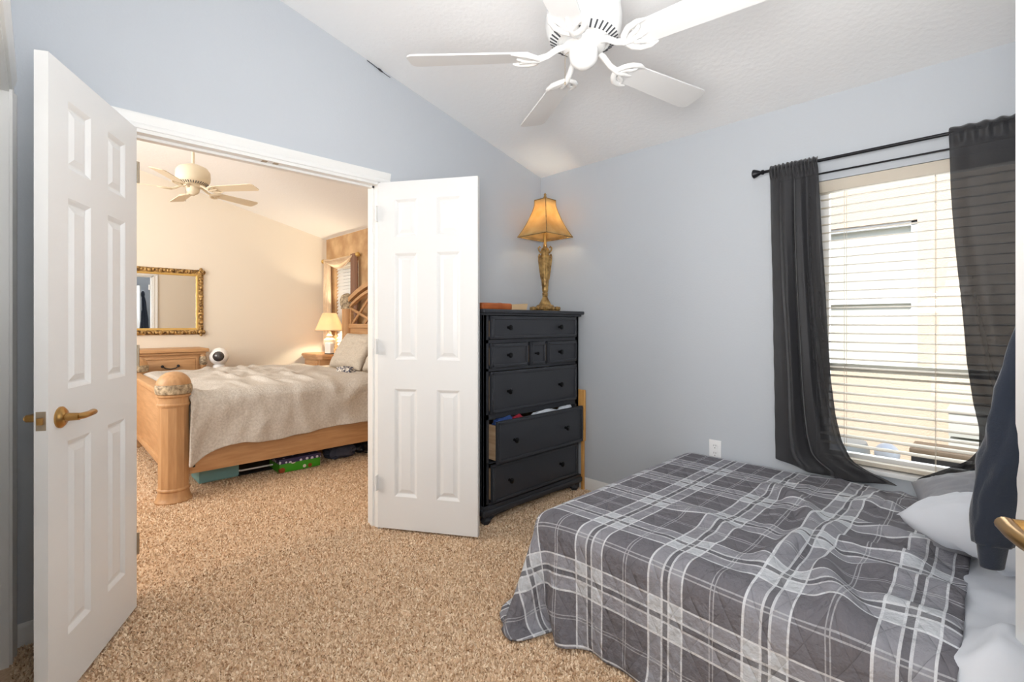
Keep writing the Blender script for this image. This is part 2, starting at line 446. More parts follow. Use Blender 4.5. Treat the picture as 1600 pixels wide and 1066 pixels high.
# window wall, window opening x 1.93..2.85, z 0.53..1.965
WX0, WX1, WZ0, WZ1 = 1.925, 2.855, 0.515, 1.955
bm = B()
for x0, x1, z0, z1 in ((0, WX0, 0, ZC), (WX1, XR+0.1, 0, ZC), (WX0, WX1, 0, WZ0), (WX0, WX1, WZ1, ZC)):
    box(bm, x0, x1, 0, 0.14, z0, z1)
struct('wall_right', bm, M['blue'], 'blue-grey wall holding the curtained window', cat='wall')
MX0, MX1, MZ0, MZ1 = -3.76, -3.10, 0.85, 2.02
bm = B()
for x0, x1, z0, z1 in ((XL-0.1, MX0, 0, ZC), (MX1, -0.056, 0, ZC), (MX0, MX1, 0, MZ0), (MX0, MX1, MZ1, ZC)):
    box(bm, x0, x1, 0, 0.14, z0, z1)
struct('wall_back', bm, M['taupe'], 'mottled tan wall behind the carved headboard', cat='wall')
bm = B(); prism(bm, [(YB, 0), (0, 0), (0, zc(0)), (YB, zc(YB))], 'X', XL-0.1, XL)
struct('wall_far', bm, M['tan'], 'cream wall with the gilt mirror in the far room', cat='wall')
bm = B(); box(bm, XL-0.1, XR+0.1, YB-0.1, YB, 0, zc(YB))
struct('wall_rear', bm, M['tan'], 'cream rear wall behind the camera', cat='wall')
# bedroom side wall behind the camera with closet and entry openings
bm = B()
def w3(x0, x1, z0, z1): box(bm, x0, x1, YW3-WT, YW3, z0, z1)
ZT = zc(YW3-WT)-0.0
w3(0.0, 0.12, 0, ZT); w3(0.12, 1.75, 2.06, ZT); w3(1.75, 2.12, 0, ZT); w3(2.12, 3.0, 2.06, ZT); w3(3.0, XR, 0, ZT)
prism(bm, [(2.945, YW3), (XR, YW3), (XR, -2.62), (2.945, -2.62)], 'Z', 0, zc(-2.62))
struct('wall_near', bm, M['blue'], 'blue-grey wall at the left edge, beside the white casing', cat='wall')
bm = B()
for y0, y1, z0 in ((YB, -2.66, 0), (-2.66, -1.86, 2.06), (-1.86, 0.0, 0)):
    prism(bm, [(y0, z0), (y1, z0), (y1, zc(y1)), (y0, zc(y0))], 'X', XR, XR+0.1)
struct('wall_head', bm, M['blue'], 'blue-grey wall at the head of the plaid bed', cat='wall')
bm = B(); box(bm, XR+0.1, XR+0.7, -2.9, -1.7, 0.0, 2.3); 
for f in list(bm.faces):
    if f.calc_center_median().x < XR+0.11: bm.faces.remove(f)
struct('wall_closet', bm, M['blue'], 'shallow closet behind the hoodie door', cat='wall')

# casings --------------------------------------------------------
def casing_strip(bm, p0, p1, out, wdir, wd=0.062):
    """moulded casing run from p0 to p1; out = wall normal, wdir = direction across the width away from the opening"""
    p0, p1, out, wdir = map(Vector, (p0, p1, out, wdir))
    prof = [(0, 0), (0, 0.008), (0.006, 0.011), (0.016, 0.011), (0.022, 0.008), (0.034, 0.012), (wd-0.014, 0.016), (wd-0.006, 0.019), (wd, 0.017), (wd, 0)]
    A = [bm.verts.new(p0+wdir*a+out*b) for a, b in prof]; Bv = [bm.verts.new(p1+wdir*a+out*b) for a, b in prof]
    n = len(prof)
    for i in range(n):
        j = (i+1) % n
        bm.faces.new((A[i], A[j], Bv[j], Bv[i]))
    bm.faces.new(A); bm.faces.new(Bv)
bm = B(); cw = 0.062
casing_strip(bm, (0.0, OY0-cw, OZ), (0.0, OY1+cw, OZ), (1, 0, 0), (0, 0, 1))
casing_strip(bm, (0.0, OY0, 0), (0.0, OY0, OZ), (1, 0, 0), (0, -1, 0))
casing_strip(bm, (0.0, OY1, 0), (0.0, OY1, OZ), (1, 0, 0), (0, 1, 0))
casing_strip(bm, (-0.12, OY0-cw, OZ), (-0.12, OY1+cw, OZ), (-1, 0, 0), (0, 0, 1))
casing_strip(bm, (-0.12, OY0, 0), (-0.12, OY0, OZ), (-1, 0, 0), (0, -1, 0))
casing_strip(bm, (-0.12, OY1, 0), (-0.12, OY1, OZ), (-1, 0, 0), (0, 1, 0))
# jamb linings and stops
box(bm, -0.121, 0.001, OY0, OY0+0.016, 0, OZ); box(bm, -0.121, 0.001, OY1-0.016, OY1, 0, OZ)
box(bm, -0.121, 0.001, OY0, OY1, OZ-0.016, OZ)
box(bm, -0.075, -0.045, OY0+0.016, OY0+0.028, 0, OZ-0.016); box(bm, -0.075, -0.045, OY1-0.028, OY1-0.016, 0, OZ-0.016)
box(bm, -0.075, -0.045, OY0+0.016, OY1-0.016, OZ-0.028, OZ-0.016)
t1 = struct('trim_1', bm, M['trimw'], 'white moulded casing and jamb of the double doorway', cat='door casing')
bm = B(); box(bm, -0.040, -0.012, -2.02, -1.995, OZ-0.0175, OZ-0.0155); box(bm, -0.04, -0.012, -2.075, -2.05, OZ-0.0175, OZ-0.0155)
obj('strike_plate', bm, M['nickel'], t1)['label'] = 'small metal strike plates in the head jamb'

bm = B()
casing_strip(bm, (0.12, YW3, 0), (0.12, YW3, 2.06), (0, 1, 0), (-1, 0, 0))
casing_strip(bm, (1.75, YW3, 0), (1.75, YW3, 2.06), (0, 1, 0), (1, 0, 0))
casing_strip(bm, (0.12-cw, YW3, 2.06), (1.75+cw, YW3, 2.06), (0, 1, 0), (0, 0, 1))
box(bm, 0.12, 0.135, YW3-WT, YW3, 0, 2.06); box(bm, 1.735, 1.75, YW3-WT, YW3, 0, 2.06); box(bm, 0.135, 1.735, YW3-WT, YW3, 2.045, 2.06)
struct('trim_2', bm, M['trimw'], 'white closet casing at the left edge', cat='door casing')
bm = B()
for i in range(4):
    box(bm, 0.137+i*0.4, 0.135+i*0.4+0.397, YW3-0.10, YW3-0.07, 0.02, 2.04, 0.003)
struct('door_4', bm, M['white'], 'white folding closet door beyond the left casing', cat='door')

# baseboards
def baseboard(bm, axis, a0, a1, at, sgn):
    prof = [(0, 0), (0.012, 0), (0.012, 0.065), (0.008, 0.078), (0.004, 0.085), (0, 0.085)]
    if axis == 'X': prism(bm, [(at+sgn*p, q) for p, q in prof], 'X', a0, a1)
    else: prism(bm, [(at+sgn*p, q) for p, q in prof], 'Y', a0, a1)
bm = B(); baseboard(bm, 'Y', YW3, OY0-cw, 0.0, 1); baseboard(bm, 'Y', OY1+cw, 0, 0.0, 1)
struct('baseboard_left', bm, M['trimw'], 'white baseboard along the doorway wall', cat='baseboard')
bm = B(); baseboard(bm, 'X', 0.013, XR, 0.0, -1)
struct('baseboard_right', bm, M['trimw'], 'white baseboard along the window wall', cat='baseboard')
bm = B(); baseboard(bm, 'Y', YB, 0, XL, 1)
struct('baseboard_far', bm, M['trimw'], 'white baseboard under the gilt mirror wall', cat='baseboard')

# ------------------------------------------------------------------ six-panel door leaves
def leaf_mesh(wd, hgt, th, mirror=False):
    bm = B()
    cols_x = [0.105*wd/0.61, 0.245*wd/0.61, 0.365*wd/0.61, 0.505*wd/0.61]
    rows = [(0.19, 0.82), (0.99, 1.61), (1.705, 1.925)]
    xs = [0, cols_x[0], cols_x[1], cols_x[2], cols_x[3], wd]
    zs = [0, rows[0][0], rows[0][1], rows[1][0], rows[1][1], rows[2][0], rows[2][1], hgt]
    for s in (-1, 1):
        y = s*th/2
        for i in range(5):
            for k in range(7):
                x0, x1, z0, z1 = xs[i], xs[i+1], zs[k], zs[k+1]
                if i in (1, 3) and k in (1, 3, 5):
                    rings = []
                    for ins, dep in ((0, 0), (0.006, 0.003), (0.016, 0.010), (0.022, 0.010), (0.042, 0.003)):
                        yy = y - s*dep
                        rings.append([bm.verts.new(c) for c in ((x0+ins, yy, z0+ins), (x1-ins, yy, z0+ins), (x1-ins, yy, z1-ins), (x0+ins, yy, z1-ins))])
                    for a, b in zip(rings, rings[1:]):
                        for q in range(4):
                            r = (q+1) % 4
                            bm.faces.new((a[q], a[r], b[r], b[q]))
                    bm.faces.new(rings[-1])
                else:
                    bm.faces.new([bm.verts.new(c) for c in ((x0, y, z0), (x1, y, z0), (x1, y, z1), (x0, y, z1))])
    h = th/2
    for q in (((0, -h, 0), (0, h, 0), (0, h, hgt), (0, -h, hgt)), ((wd, -h, 0), (wd, h, 0), (wd, h, hgt), (wd, -h, hgt)),
              ((0, -h, 0), (wd, -h, 0), (wd, h, 0), (0, h, 0)), ((0, -h, hgt), (wd, -h, hgt), (wd, h, hgt), (0, h, hgt))):
        bm.faces.new([bm.verts.new(c) for c in q])
    bmesh.ops.remove_doubles(bm, verts=bm.verts, dist=0.0002)
    return bm

def door_leaf(name, label, hinge, free, wd, th=0.035, z0=0.02, lever=False, side=1, plate=False, hinges=True):
    a = math.atan2(free[1]-hinge[1], free[0]-hinge[0])
    o = obj(name, leaf_mesh(wd, 2.03, th), M['white'], smooth=False)
    o.location = (hinge[0], hinge[1], z0); o.rotation_euler = (0, 0, a)
    o['kind'] = 'structure'; o['label'] = label; o['category'] = 'door'
    if lever:
        for s in (1, -1):
            bm = B(); zc_ = 0.905; x = wd-0.062
            lathe(bm, [(0.0, s*(th/2)), (0.034, s*(th/2)), (0.034, s*(th/2+0.004)), (0.026, s*(th/2+0.012)), (0.013, s*(th/2+0.016)), (0.0115, s*(th/2+0.05)), (0.0, s*(th/2+0.052))], (x, 0, zc_), 'Y', 28)
            obj('lever_rose', bm, M['brass'], o)['label'] = 'round brass rose'
            bm = B(); yy = s*(th/2+0.048)
            tube(bm, [(x+0.004, yy-s*0.004, zc_), (x-0.012, yy+s*0.004, zc_), (x-0.04, yy+s*0.006, zc_), (x-0.065, yy+s*0.004, zc_), (x-0.088, yy, zc_), (x-0.092, yy, zc_)], [0.011, 0.0125, 0.0115, 0.0115, 0.012, 0.004], 14, flat=0.85)
            obj('lever_handle', bm, M['brass'], o)['label'] = 'antique brass lever'
        bm = B(); box(bm, wd-0.0005, wd+0.0015, -0.0125, 0.0125, 0.905-0.029, 0.905+0.029, 0.0006, 1)
        pl = obj('latch_plate', bm, M['nickel'], o); pl['label'] = 'dull metal latch plate'
        bm = B(); box(bm, wd, wd+0.011, -0.007, 0.007, 0.905-0.011, 0.905+0.011, 0.003, 2); obj('latch_bolt', bm, M['brass'], pl)
    if hinges:
        for hz in (0.22, 1.02, 1.80):
            bm = B(); lathe(bm, [(0, hz), (0.0055, hz), (0.0055, hz+0.09), (0, hz+0.09)], (-0.006, side*(th/2+0.002), 0), 'Z', 12)
            box(bm, -0.004, 0.0005, side*th/2-0.0285*0.5-0.012, side*th/2+0.002, hz, hz+0.09)
            obj('hinge', bm, M['trimw'] if side < 0 else M['nickel'], o)['label'] = 'white painted hinge' if side < 0 else 'dull metal hinge'
    return o
door_leaf('door_1', 'white six-panel door leaf with brass lever, left of the doorway', (0.022, -2.600), (0.585, -2.887), 0.61, lever=True, side=1)
door_leaf('door_2', 'white six-panel door leaf standing in front of the black dresser', (0.015, -1.438), (0.537, -1.102), 0.612, side=-1)
door_leaf('door_3', 'white door at the right edge with the navy hoodie on it', (3.200, -1.800), (2.650, -1.290), 0.765, hinges=False, side=1)

def lever_only_leaf():
    # entry door opened beside the photographer: only its lever reaches into the picture
    hinge = (2.938, -2.612); d = Vector((-0.3056, 0.9522, 0)); wd = 0.91
    o = door_leaf('door_5', 'white entry door at the right edge whose brass lever shows', hinge, (hinge[0]+d.x, hinge[1]+d.y), wd, hinges=False)
    return o
d5 = lever_only_leaf()
bm = B(); x = 0.91-0.062; zc_ = 0.893; s = 1; th = 0.035
lathe(bm, [(0.0, s*(th/2)), (0.034, s*(th/2)), (0.034, s*(th/2+0.004)), (0.026, s*(th/2+0.012)), (0.0125, s*(th/2+0.016)), (0.0115, s*(th/2+0.046)), (0.0, s*(th/2+0.047))], (x, 0, zc_), 'Y', 28)
obj('lever_rose', bm, M['brass'], d5)['label'] = 'round brass rose'
bm = B(); yy = s*(th/2+0.052)
tube(bm, [(x+0.012, yy-0.004, zc_), (x+0.006, yy, zc_), (x-0.03, yy+0.003, zc_), (x-0.07, yy+0.002, zc_), (x-0.105, yy-0.004, zc_), (x-0.110, yy-0.006, zc_)], [0.006, 0.013, 0.0125, 0.012, 0.011, 0.004], 16, flat=0.9)
obj('lever_handle', bm, M['brass'], d5)['label'] = 'antique brass lever'

# ------------------------------------------------------------------ window
win = struct('window_1', B(), None, 'white window behind the cream blinds', cat='window')
def wbox(name, boxes, m, parent, bev=0.002, label=None):
    bm = B()
    for b in boxes: box(bm, *b, bev)
    o = obj(name, bm, m, parent)
    if label: o['label'] = label
    return o
y0, y1 = 0.075, 0.115
wbox('window_frame', [(WX0, WX0+0.04, y0, y1, WZ0, WZ1), (WX1-0.04, WX1, y0, y1, WZ0, WZ1), (WX0+0.04, WX1-0.04, y0, y1, WZ1-0.04, WZ1), (WX0+0.04, WX1-0.04, y0, y1, WZ0, WZ0+0.045)], M['vinyl'], win)
wbox('meeting_rail', [(WX0+0.04, WX1-0.04, 0.07, 0.11, 0.975, 1.015)], M['greytrim'], win, label='pale grey meeting rail')
bm = B(); box(bm, WX0+0.03, WX1-0.03, 0.093, 0.097, WZ0+0.04, WZ1-0.03)
obj('window_pane', bm, M['glass'], win)
wbox('window_sill', [(WX0-0.02, WX1+0.02, -0.02, 0.075, WZ0-0.02, WZ0+0.002)], M['trimw'], win, 0.004)

# blinds
bl = thing('window_blind', 'cream horizontal slat blind hanging in the window between the black curtains', 'blind', (0, 0, 0))
bm = B(); box(bm, WX0+0.006, WX1-0.006, 0.002, 0.062, 1.895, 1.953, 0.003)
obj('head_rail', bm, M['blind'], bl)
bm = B(); tilt = math.radians(5)
z = 1.862; zs = []
while z > 0.575:
    zs.append(z); z -= 0.0432
for z in zs:
    n = 7; yc = 0.034; hw = 0.0245
    top = []; bot = []
    for i in range(n):
        u = -1+2*i/(n-1); cx = u*hw
        cz = 0.003*(1-u*u)
        yy = yc+cx*math.cos(tilt)-cz*math.sin(tilt); zz = z+cx*math.sin(tilt)+cz*math.cos(tilt)
        top.append((yy, zz+0.0013)); bot.append((yy, zz-0.0013))
    prism(bm, top+bot[::-1], 'X', WX0+0.01, WX1-0.01)
obj('slats', bm, M['blind'], bl, smooth=False)
bm = B(); box(bm, WX0+0.01, WX1-0.01, 0.012, 0.056, 0.525, 0.545, 0.003)
obj('bottom_rail', bm, M['blind'], bl)
for x in (2.045, 2.39, 2.735):
    bm = B()
    for yy in (0.0085, 0.0595): tube(bm, [(x, yy, 0.54), (x, yy, 1.90)], 0.0011, 5)
    obj('ladder_cord', bm, M['blind'], bl)

# curtain rod
rod = thing('curtain_rod', 'black double curtain rod above the window', 'curtain rod', (1.66, -0.08, 2.04))
def rel(o, pts): return [tuple(Vector(p)-o.location) for p in pts]
bm = B(); tube(bm, rel(rod, [(1.70, -0.08, 2.04), (3.02, -0.08, 2.04)]), 0.008, 12); obj('front_rod', bm, M['rod'], rod)
bm = B(); tube(bm, rel(rod, [(1.76, -0.035, 1.985), (2.98, -0.035, 1.985)]), 0.0045, 8); obj('back_rod', bm, M['rod'], rod)
for x, s in ((1.70, -1), (3.02, 1)):
    bm = B(); lathe(bm, [(0.0, s*0.062), (0.016, s*0.061), (0.024, s*0.055), (0.0225, s*0.046), (0.015, s*0.03), (0.009, s*0.018), (0.013, s*0.012), (0.013, s*0.004), (0.008, 0), (0, 0)], (x-1.66, 0, 0), 'X', 24)
    obj('finial', bm, M['rod'], rod)
for x in (1.745, 2.99):
    bm = B(); box(bm, x-1.66-0.008, x-1.66+0.008, 0.0, 0.078, -0.018, -0.008); box(bm, x-1.66-0.012, x-1.66+0.012, 0.074, 0.08, -0.09, 0.02)
    obj('bracket', bm, M['rod'], rod)

# curtains: boundary curves x(z) on a gathered sheet
def curtain(name, label, left, right, ztop, nfold, seedv, yamp=0.022, bottom=None):
    nu, nv = 110, 90
    def interp(pts, z): 
        zs_ = [p[0] for p in pts]; xs_ = [p[1] for p in pts]
        return np.interp(z, zs_[::-1], xs_[::-1])
    P = np.zeros((nu, nv, 3)); UV = np.zeros((nu, nv, 2))
    for j in range(nv):
        t = j/(nv-1)
        for i in range(nu):
            u = i/(nu-1)
            zb = bottom(u) if bottom else 0.46
            z = ztop + (zb-ztop)*t
            xl = interp(left, z); xr = interp(right, z)
            n1 = noise.noise(Vector((u*3+seedv, t*1.5, seedv)))
            n2 = noise.noise(Vector((u*7+seedv, t*3.0, seedv+4))); ph = 2*PI*nfold*(u+0.05*math.sin(3*t+seedv))+n1*3.5
            gather = min(1, 0.35+1.4*t) if t < 0.5 else 1.0
            y = -0.08 + yamp*gather*(0.7*math.sin(ph)+0.18*math.sin(2.3*ph+1.3)+0.5*n1+0.35*n2+0.10*math.exp(-(u/0.12)**2)*math.sin(t*75+4*n2)) - 0.006*t
            if t < 0.035:                       # rod pocket with a ruffled heading
                y = -0.08 - 0.014*math.sin(PI*min(1, t/0.035)) + 0.004*math.sin(40*u*2)
                z = z + 0.012*(1-t/0.035) + 0.003*math.sin(70*u)
            x = xl+(xr-xl)*u + 0.006*math.cos(ph)*gather
            y = min(y, -0.03)
            P[i, j] = (x, y, z); UV[i, j] = (u, t)
    o = obj(name, grid_mesh(name, P, UV), M['sheer'], smooth=True, angle=180)
    subsurf(o, 1); solid(o, 0.0012, 0)
    return tag(o, label, 'curtain')
def botL(u): return 0.50-0.02*u - 0.03*math.sin(PI*u)
curtain('curtain', 'black sheer curtain left of the blind, its hem trailing right across the bed edge',
        [(2.06, 1.727), (1.4, 1.734), (0.44, 1.75)],
        [(2.06, 1.950), (1.62, 1.968), (1.30, 1.987), (0.95, 2.011), (0.77, 2.033), (0.65, 2.059), (0.56, 2.10), (0.52, 2.166), (0.487, 2.275), (0.44, 2.275)], 2.052, 2.6, 1.3, 0.022, botL)
curtain('curtain', 'black sheer curtain at the right of the window beside the navy hoodie',
        [(2.06, 2.440), (1.79, 2.448), (1.57, 2.460), (1.29, 2.476), (1.07, 2.492), (0.89, 2.516), (0.79, 2.535), (0.70, 2.535), (0.645, 2.50), (0.60, 2.435), (0.56, 2.375), (0.535, 2.335), (0.5, 2.33)],
        [(2.06, 2.985), (0.5, 2.985)], 2.052, 3.4, 7.7, 0.022, lambda u: 0.53+0.03*u)

# outside ---------------------------------------------------------
bm = B(); box(bm, -3, 8, 0.145, 9, -0.3, -0.22)
struct('ground', bm, M['concrete'], 'grey side yard outside the window', cat='ground')
nb = thing('house', 'beige stucco house standing close outside the window', 'house', (0, 2.6, -0.22))
bm = B()
NX0, NX1, NZ0, NZ1 = 0.95, 2.075, 0.78, 2.13
for x0, x1, z0, z1 in ((-3, NX0, -0.22, 3.2), (NX1, 7, -0.22, 3.2), (NX0, NX1, -0.22, NZ0), (NX0, NX1, NZ1, 3.2)):
    box(bm, x0, x1, 0, 0.2, z0+0.22, z1+0.22)
obj('house_wall', bm, M['stucco'], nb)
wf = wbox('house_window', [(NX0, NX0+0.04, 0.03, 0.12, NZ0+0.22, NZ1+0.22), (NX1-0.045, NX1, 0.03, 0.12, NZ0+0.22, NZ1+0.22), (NX0, NX1, 0.03, 0.12, NZ1+0.18, NZ1+0.22), (NX0, NX1, 0.03, 0.12, NZ0+0.22, NZ0+0.27), (NX0, NX1, 0.04, 0.11, 1.42+0.2, 1.42+0.25)], M['vinyl'], nb, label='white vinyl window')
bm = B(); box(bm, NX0, NX1, 0.085, 0.10, NZ0+0.23, NZ1+0.2); obj('house_window_blind', bm, M['nblind'], nb)['label'] = 'pale closed blind'
bm = B(); box(bm, -3, 7, -0.25, 0.25, 3.42, 3.52); box(bm, -3, 7, -0.28, -0.2, 3.38, 3.54); obj('eave', bm, M['vinyl'], nb)
yard = [
 ('garden_tub', 'grey upturned tub outside behind the lower blind slats', 'tub', (1.62, 1.95, -0.22), 'tub', M['greytrim']),
 ('garden_crate', 'dark crate outside seen low through the left slats', 'crate', (0.95, 1.45, -0.22), 'box', M['garden_dark']),
 ('garden_globe', 'white globe light outside nearest the right curtain', 'garden light', (2.02, 1.45, -0.22), 'globe', M['plastic']),
 ('garden_globe', 'white globe light outside, left of the other globe', 'garden light', (1.72, 1.30, -0.22), 'globe', M['plastic']),
 ('garden_bin', 'grey storage bin outside at the right of the blind', 'bin', (2.52, 2.2, -0.22), 'bin', M['greytrim']),
 ('garden_crate', 'brown low crate outside between the two globe lights', 'crate', (2.34, 1.82, -0.22), 'box', M['garden_dark']),
]
for nm, lb, ct, loc, kd, mm in yard:
    r = thing(nm, lb, ct, loc)
    if kd == 'globe':
        bm = B(); lathe(bm, [(0, 0), (0.06, 0), (0.06, 0.02), (0.02, 0.04), (0.018, 0.42), (0.035, 0.44), (0, 0.45)], seg=20); obj('post', bm, M['garden_dark'], r)
        bm = B(); sphere(bm, (0, 0, 0.51), 0.075); obj('globe', bm, mm, r)
    elif kd == 'tub':
        bm = B(); lathe(bm, [(0, 0), (0.24, 0), (0.25, 0.02), (0.22, 0.40), (0.20, 0.46), (0.0, 0.47)], seg=28); obj('tub_body', bm, mm, r)
        bm = B(); lathe(bm, [(0.235, 0.0), (0.262, 0.0), (0.262, 0.035), (0.235, 0.035)], seg=28); obj('rim', bm, M['garden_dark'], r)
    else:
        h_ = 0.52 if kd == 'box' else 0.78
        bm = B()
        for k in range(4): box(bm, -0.21, 0.21, -0.15, 0.15, k*h_/4, (k+1)*h_/4-0.02, 0.006)
        obj('side_boards', bm, mm, r)
        bm = B(); box(bm, -0.22, 0.22, -0.16, 0.16, h_-0.02, h_+0.01, 0.006); obj('lid', bm, M['greytrim'] if kd == 'bin' else M['drawerwood'], r)

# ------------------------------------------------------------------ wall outlet, cable
ol = thing('wall_outlet', 'white power outlet on the blue wall above the plaid bed', 'outlet', (1.402, 0, 0.468))
bm = B(); box(bm, -0.036, 0.036, -0.006, 0, -0.058, 0.058, 0.003); obj('cover_plate', bm, M['plastic'], ol)
for dz in (0.022, -0.022):
    bm = B(); lathe(bm, [(0, -0.0085), (0.0165, -0.0085), (0.0175, -0.006), (0.0175, 0)], (0, 0, dz), 'Y', 20); sk = obj('socket', bm, M['plastic'], ol)
    bm = B()
    for sx in (-0.006, 0.006): box(bm, sx-0.001, sx+0.001, -0.0092, -0.008, dz, dz+0.009)
    box(bm, -0.0022, 0.0022, -0.0092, -0.008, dz-0.0115, dz-0.007); obj('slots', bm, M['hole'], sk)
bm = B(); tube(bm, [(0.004, -1.512, 2.757), (0.008, -1.47, 2.741), (0.008, -1.445, 2.733)], 0.0022, 6)
tube(bm, [(0.008, -1.447, 2.734), (0.009, -1.435, 2.730), (0.008, -1.412, 2.722)], [0.003, 0.006, 0.003], 8); tube(bm, [(0.008, -1.414, 2.723), (0.006, -1.38, 2.714), (0.003, -1.36, 2.712)], 0.0018, 6)
tag(obj('wire', bm, M['seam']), 'short black wire with a lump, tucked where blue wall meets white ceiling', 'wire')

# ------------------------------------------------------------------ ceiling fan (bedroom)
def fan(name, label, loc, angles, top, mw, mb, R=0.66, slots=True):
    r = thing(name, label, 'ceiling fan', loc)
    bm = B(); lathe(bm, [(0, top), (0.065, top), (0.06, top-0.05), (0.02, top-0.07), (0, top-0.07)], seg=28); obj('canopy', bm, mw, r)
    bm = B(); lathe(bm, [(0.0125, 0.2), (0.0125, top-0.05)], seg=14); obj('downrod', bm, mw, r)
    bm = B(); lathe(bm, [(0, 0.245), (0.03, 0.24), (0.06, 0.228), (0.115, 0.205), (0.138, 0.17), (0.142, 0.12), (0.138, 0.085), (0.126, 0.062), (0.098, 0.046), (0.094, 0.052), (0.0, 0.052)], seg=48); mo = obj('motor_housing', bm, mw, r)
    if slots:
        bm = B()
        for k in range(36):
            a = 2*PI*k/36; c, s_ = math.cos(a), math.sin(a)
            p0 = Vector((0.100*c, 0.100*s_, 0.0462)); p1 = Vector((0.1255*c, 0.1255*s_, 0.0612)); n_ = Vector((-s_, c, 0))*0.0034
            off = Vector((0.35*c, 0.35*s_, -1))*0.0012
            lo = [bm.verts.new(p+off) for p in (p0-n_, p0+n_, p1+n_, p1-n_)]; hi = [bm.verts.new(p-off) for p in (p0-n_, p0+n_, p1+n_, p1-n_)]
            bm.faces.new(lo); bm.faces.new(hi)
            for q in range(4): bm.faces.new((lo[q], lo[(q+1) % 4], hi[(q+1) % 4], hi[q]))
        obj('vent_slots', bm, M['slot'], mo)['label'] = 'ring of dark vent slots'
    bm = B(); lathe(bm, [(0, 0.055), (0.078, 0.055), (0.08, 0.03), (0.07, 0.022), (0, 0.022)], seg=40); obj('flywheel', bm, mw, r)
    bm = B(); lathe(bm, [(0, 0.03), (0.052, 0.03), (0.054, 0.0), (0.050, -0.02), (0.040, -0.034), (0.028, -0.041), (0.025, -0.044), (0.014, -0.048), (0, -0.049)], seg=36); obj('switch_housing', bm, mw, r)
    if slots:
        bm = B(); tube(bm, [(-0.038, -0.042, 0.012), (-0.046, -0.05, 0.004), (-0.047, -0.051, -0.02), (-0.047, -0.051, -0.10)], 0.0012, 6)
        pc = obj('pull_chain', bm, M['nickel'], r)
        bm = B(); sphere(bm, (-0.047, -0.051, -0.104), 0.004, sz=1.6, u=10, v=8); obj('chain_fob', bm, M['nickel'], pc)
    for an in angles:
        a = math.radians(an); ca, sa = math.cos(a), math.sin(a)
        pitch = math.radians(-12)
        def W(p):
            x, y, z = p
            y2 = y*math.cos(pitch)-z*math.sin(pitch); z2 = y*math.sin(pitch)+z*math.cos(pitch)
            return Vector((x*ca-y2*sa, x*sa+y2*ca, z2))
        # blade outline
        pts = []
        x0, x1 = 0.205, R
        for i in range(9): pts.append((x0+0.012*math.sin(PI*i/8)*-1, -0.05+0.1*i/8))
        pts = [(x0, -0.050)] + [(x0+(x1-0.03-x0)*i/8, -0.050-0.014*i/8) for i in range(1, 9)]
        for k in range(1, 7):
            b_ = -PI/2+PI*k/12*1.0
            pts.append((x1-0.03+0.03*math.cos(b_), -0.034+0.03*math.sin(b_)))
        for k in range(7):
            b_ = PI/2*k/6
            pts.append((x1-0.03+0.03*math.cos(b_), 0.034+0.03*math.sin(b_)))
        pts += [(x1-0.03-(x1-0.03-x0)*i/8, 0.064-0.014*i/8) for i in range(1, 9)]
        bm = B()
        lo = [bm.verts.new(W((x, y, -0.003))) for x, y in pts]; hi = [bm.verts.new(W((x, y, 0.003))) for x, y in pts]
        bm.faces.new(lo); bm.faces.new(hi)
        n = len(pts)
        for i in range(n): bm.faces.new((lo[i], lo[(i+1) % n], hi[(i+1) % n], hi[i]))
        bd = obj('blade', bm, mb, r)
        # scrolled bracket under the blade root
        bm = B()
        def V2(p):
            x, y, z = p; return Vector((x*ca-y*sa, x*sa+y*ca, z))
        tube(bm, [V2((0.066, 0, 0.036)), V2((0.10, 0, 0.026)), V2((0.135, 0, 0.002)), V2((0.17, 0, -0.009)), V2((0.20, 0, -0.011))], [0.012, 0.012, 0.011, 0.013, 0.010], 12)
        for s_ in (1, -1):
            tube(bm, [W((0.165, 0, -0.010)), W((0.180, s_*0.030, -0.011)), W((0.205, s_*0.052, -0.010)), W((0.240, s_*0.060, -0.008)), W((0.268, s_*0.056, -0.006))], [0.011, 0.012, 0.012, 0.010, 0.004], 10, flat=0.8)
            tube(bm, [W((0.185, 0, -0.010)), W((0.200, s_*0.018, -0.010)), W((0.222, s_*0.026, -0.009)), W((0.236, s_*0.040, -0.008)), W((0.242, s_*0.056, -0.007))], [0.009, 0.009, 0.0085, 0.007, 0.005], 8, flat=0.8)
        tube(bm, [W((0.195, 0, -0.010)), W((0.225, 0, -0.009)), W((0.25, 0, -0.006))], [0.010, 0.008, 0.003], 8)
        obj('blade_bracket', bm, mw, bd)
    return r
fan('ceiling_fan', 'white five-blade ceiling fan above the plaid bed', (1.508, -1.428, 2.222), [78.5+72*k for k in range(5)], zc(-1.428)-2.222+0.012, M['fan'], M['blade'])
ff = fan('ceiling_fan', 'cream ceiling fan in the far room on a long downrod', (-1.98, -1.99, 2.30), [38+72*k for k in range(5)], (zc(-1.99)-2.30+0.012)/0.86, M['creamfan'], M['creamfan'], 0.64, slots=True)
ff.scale = (0.86, 0.86, 0.86)

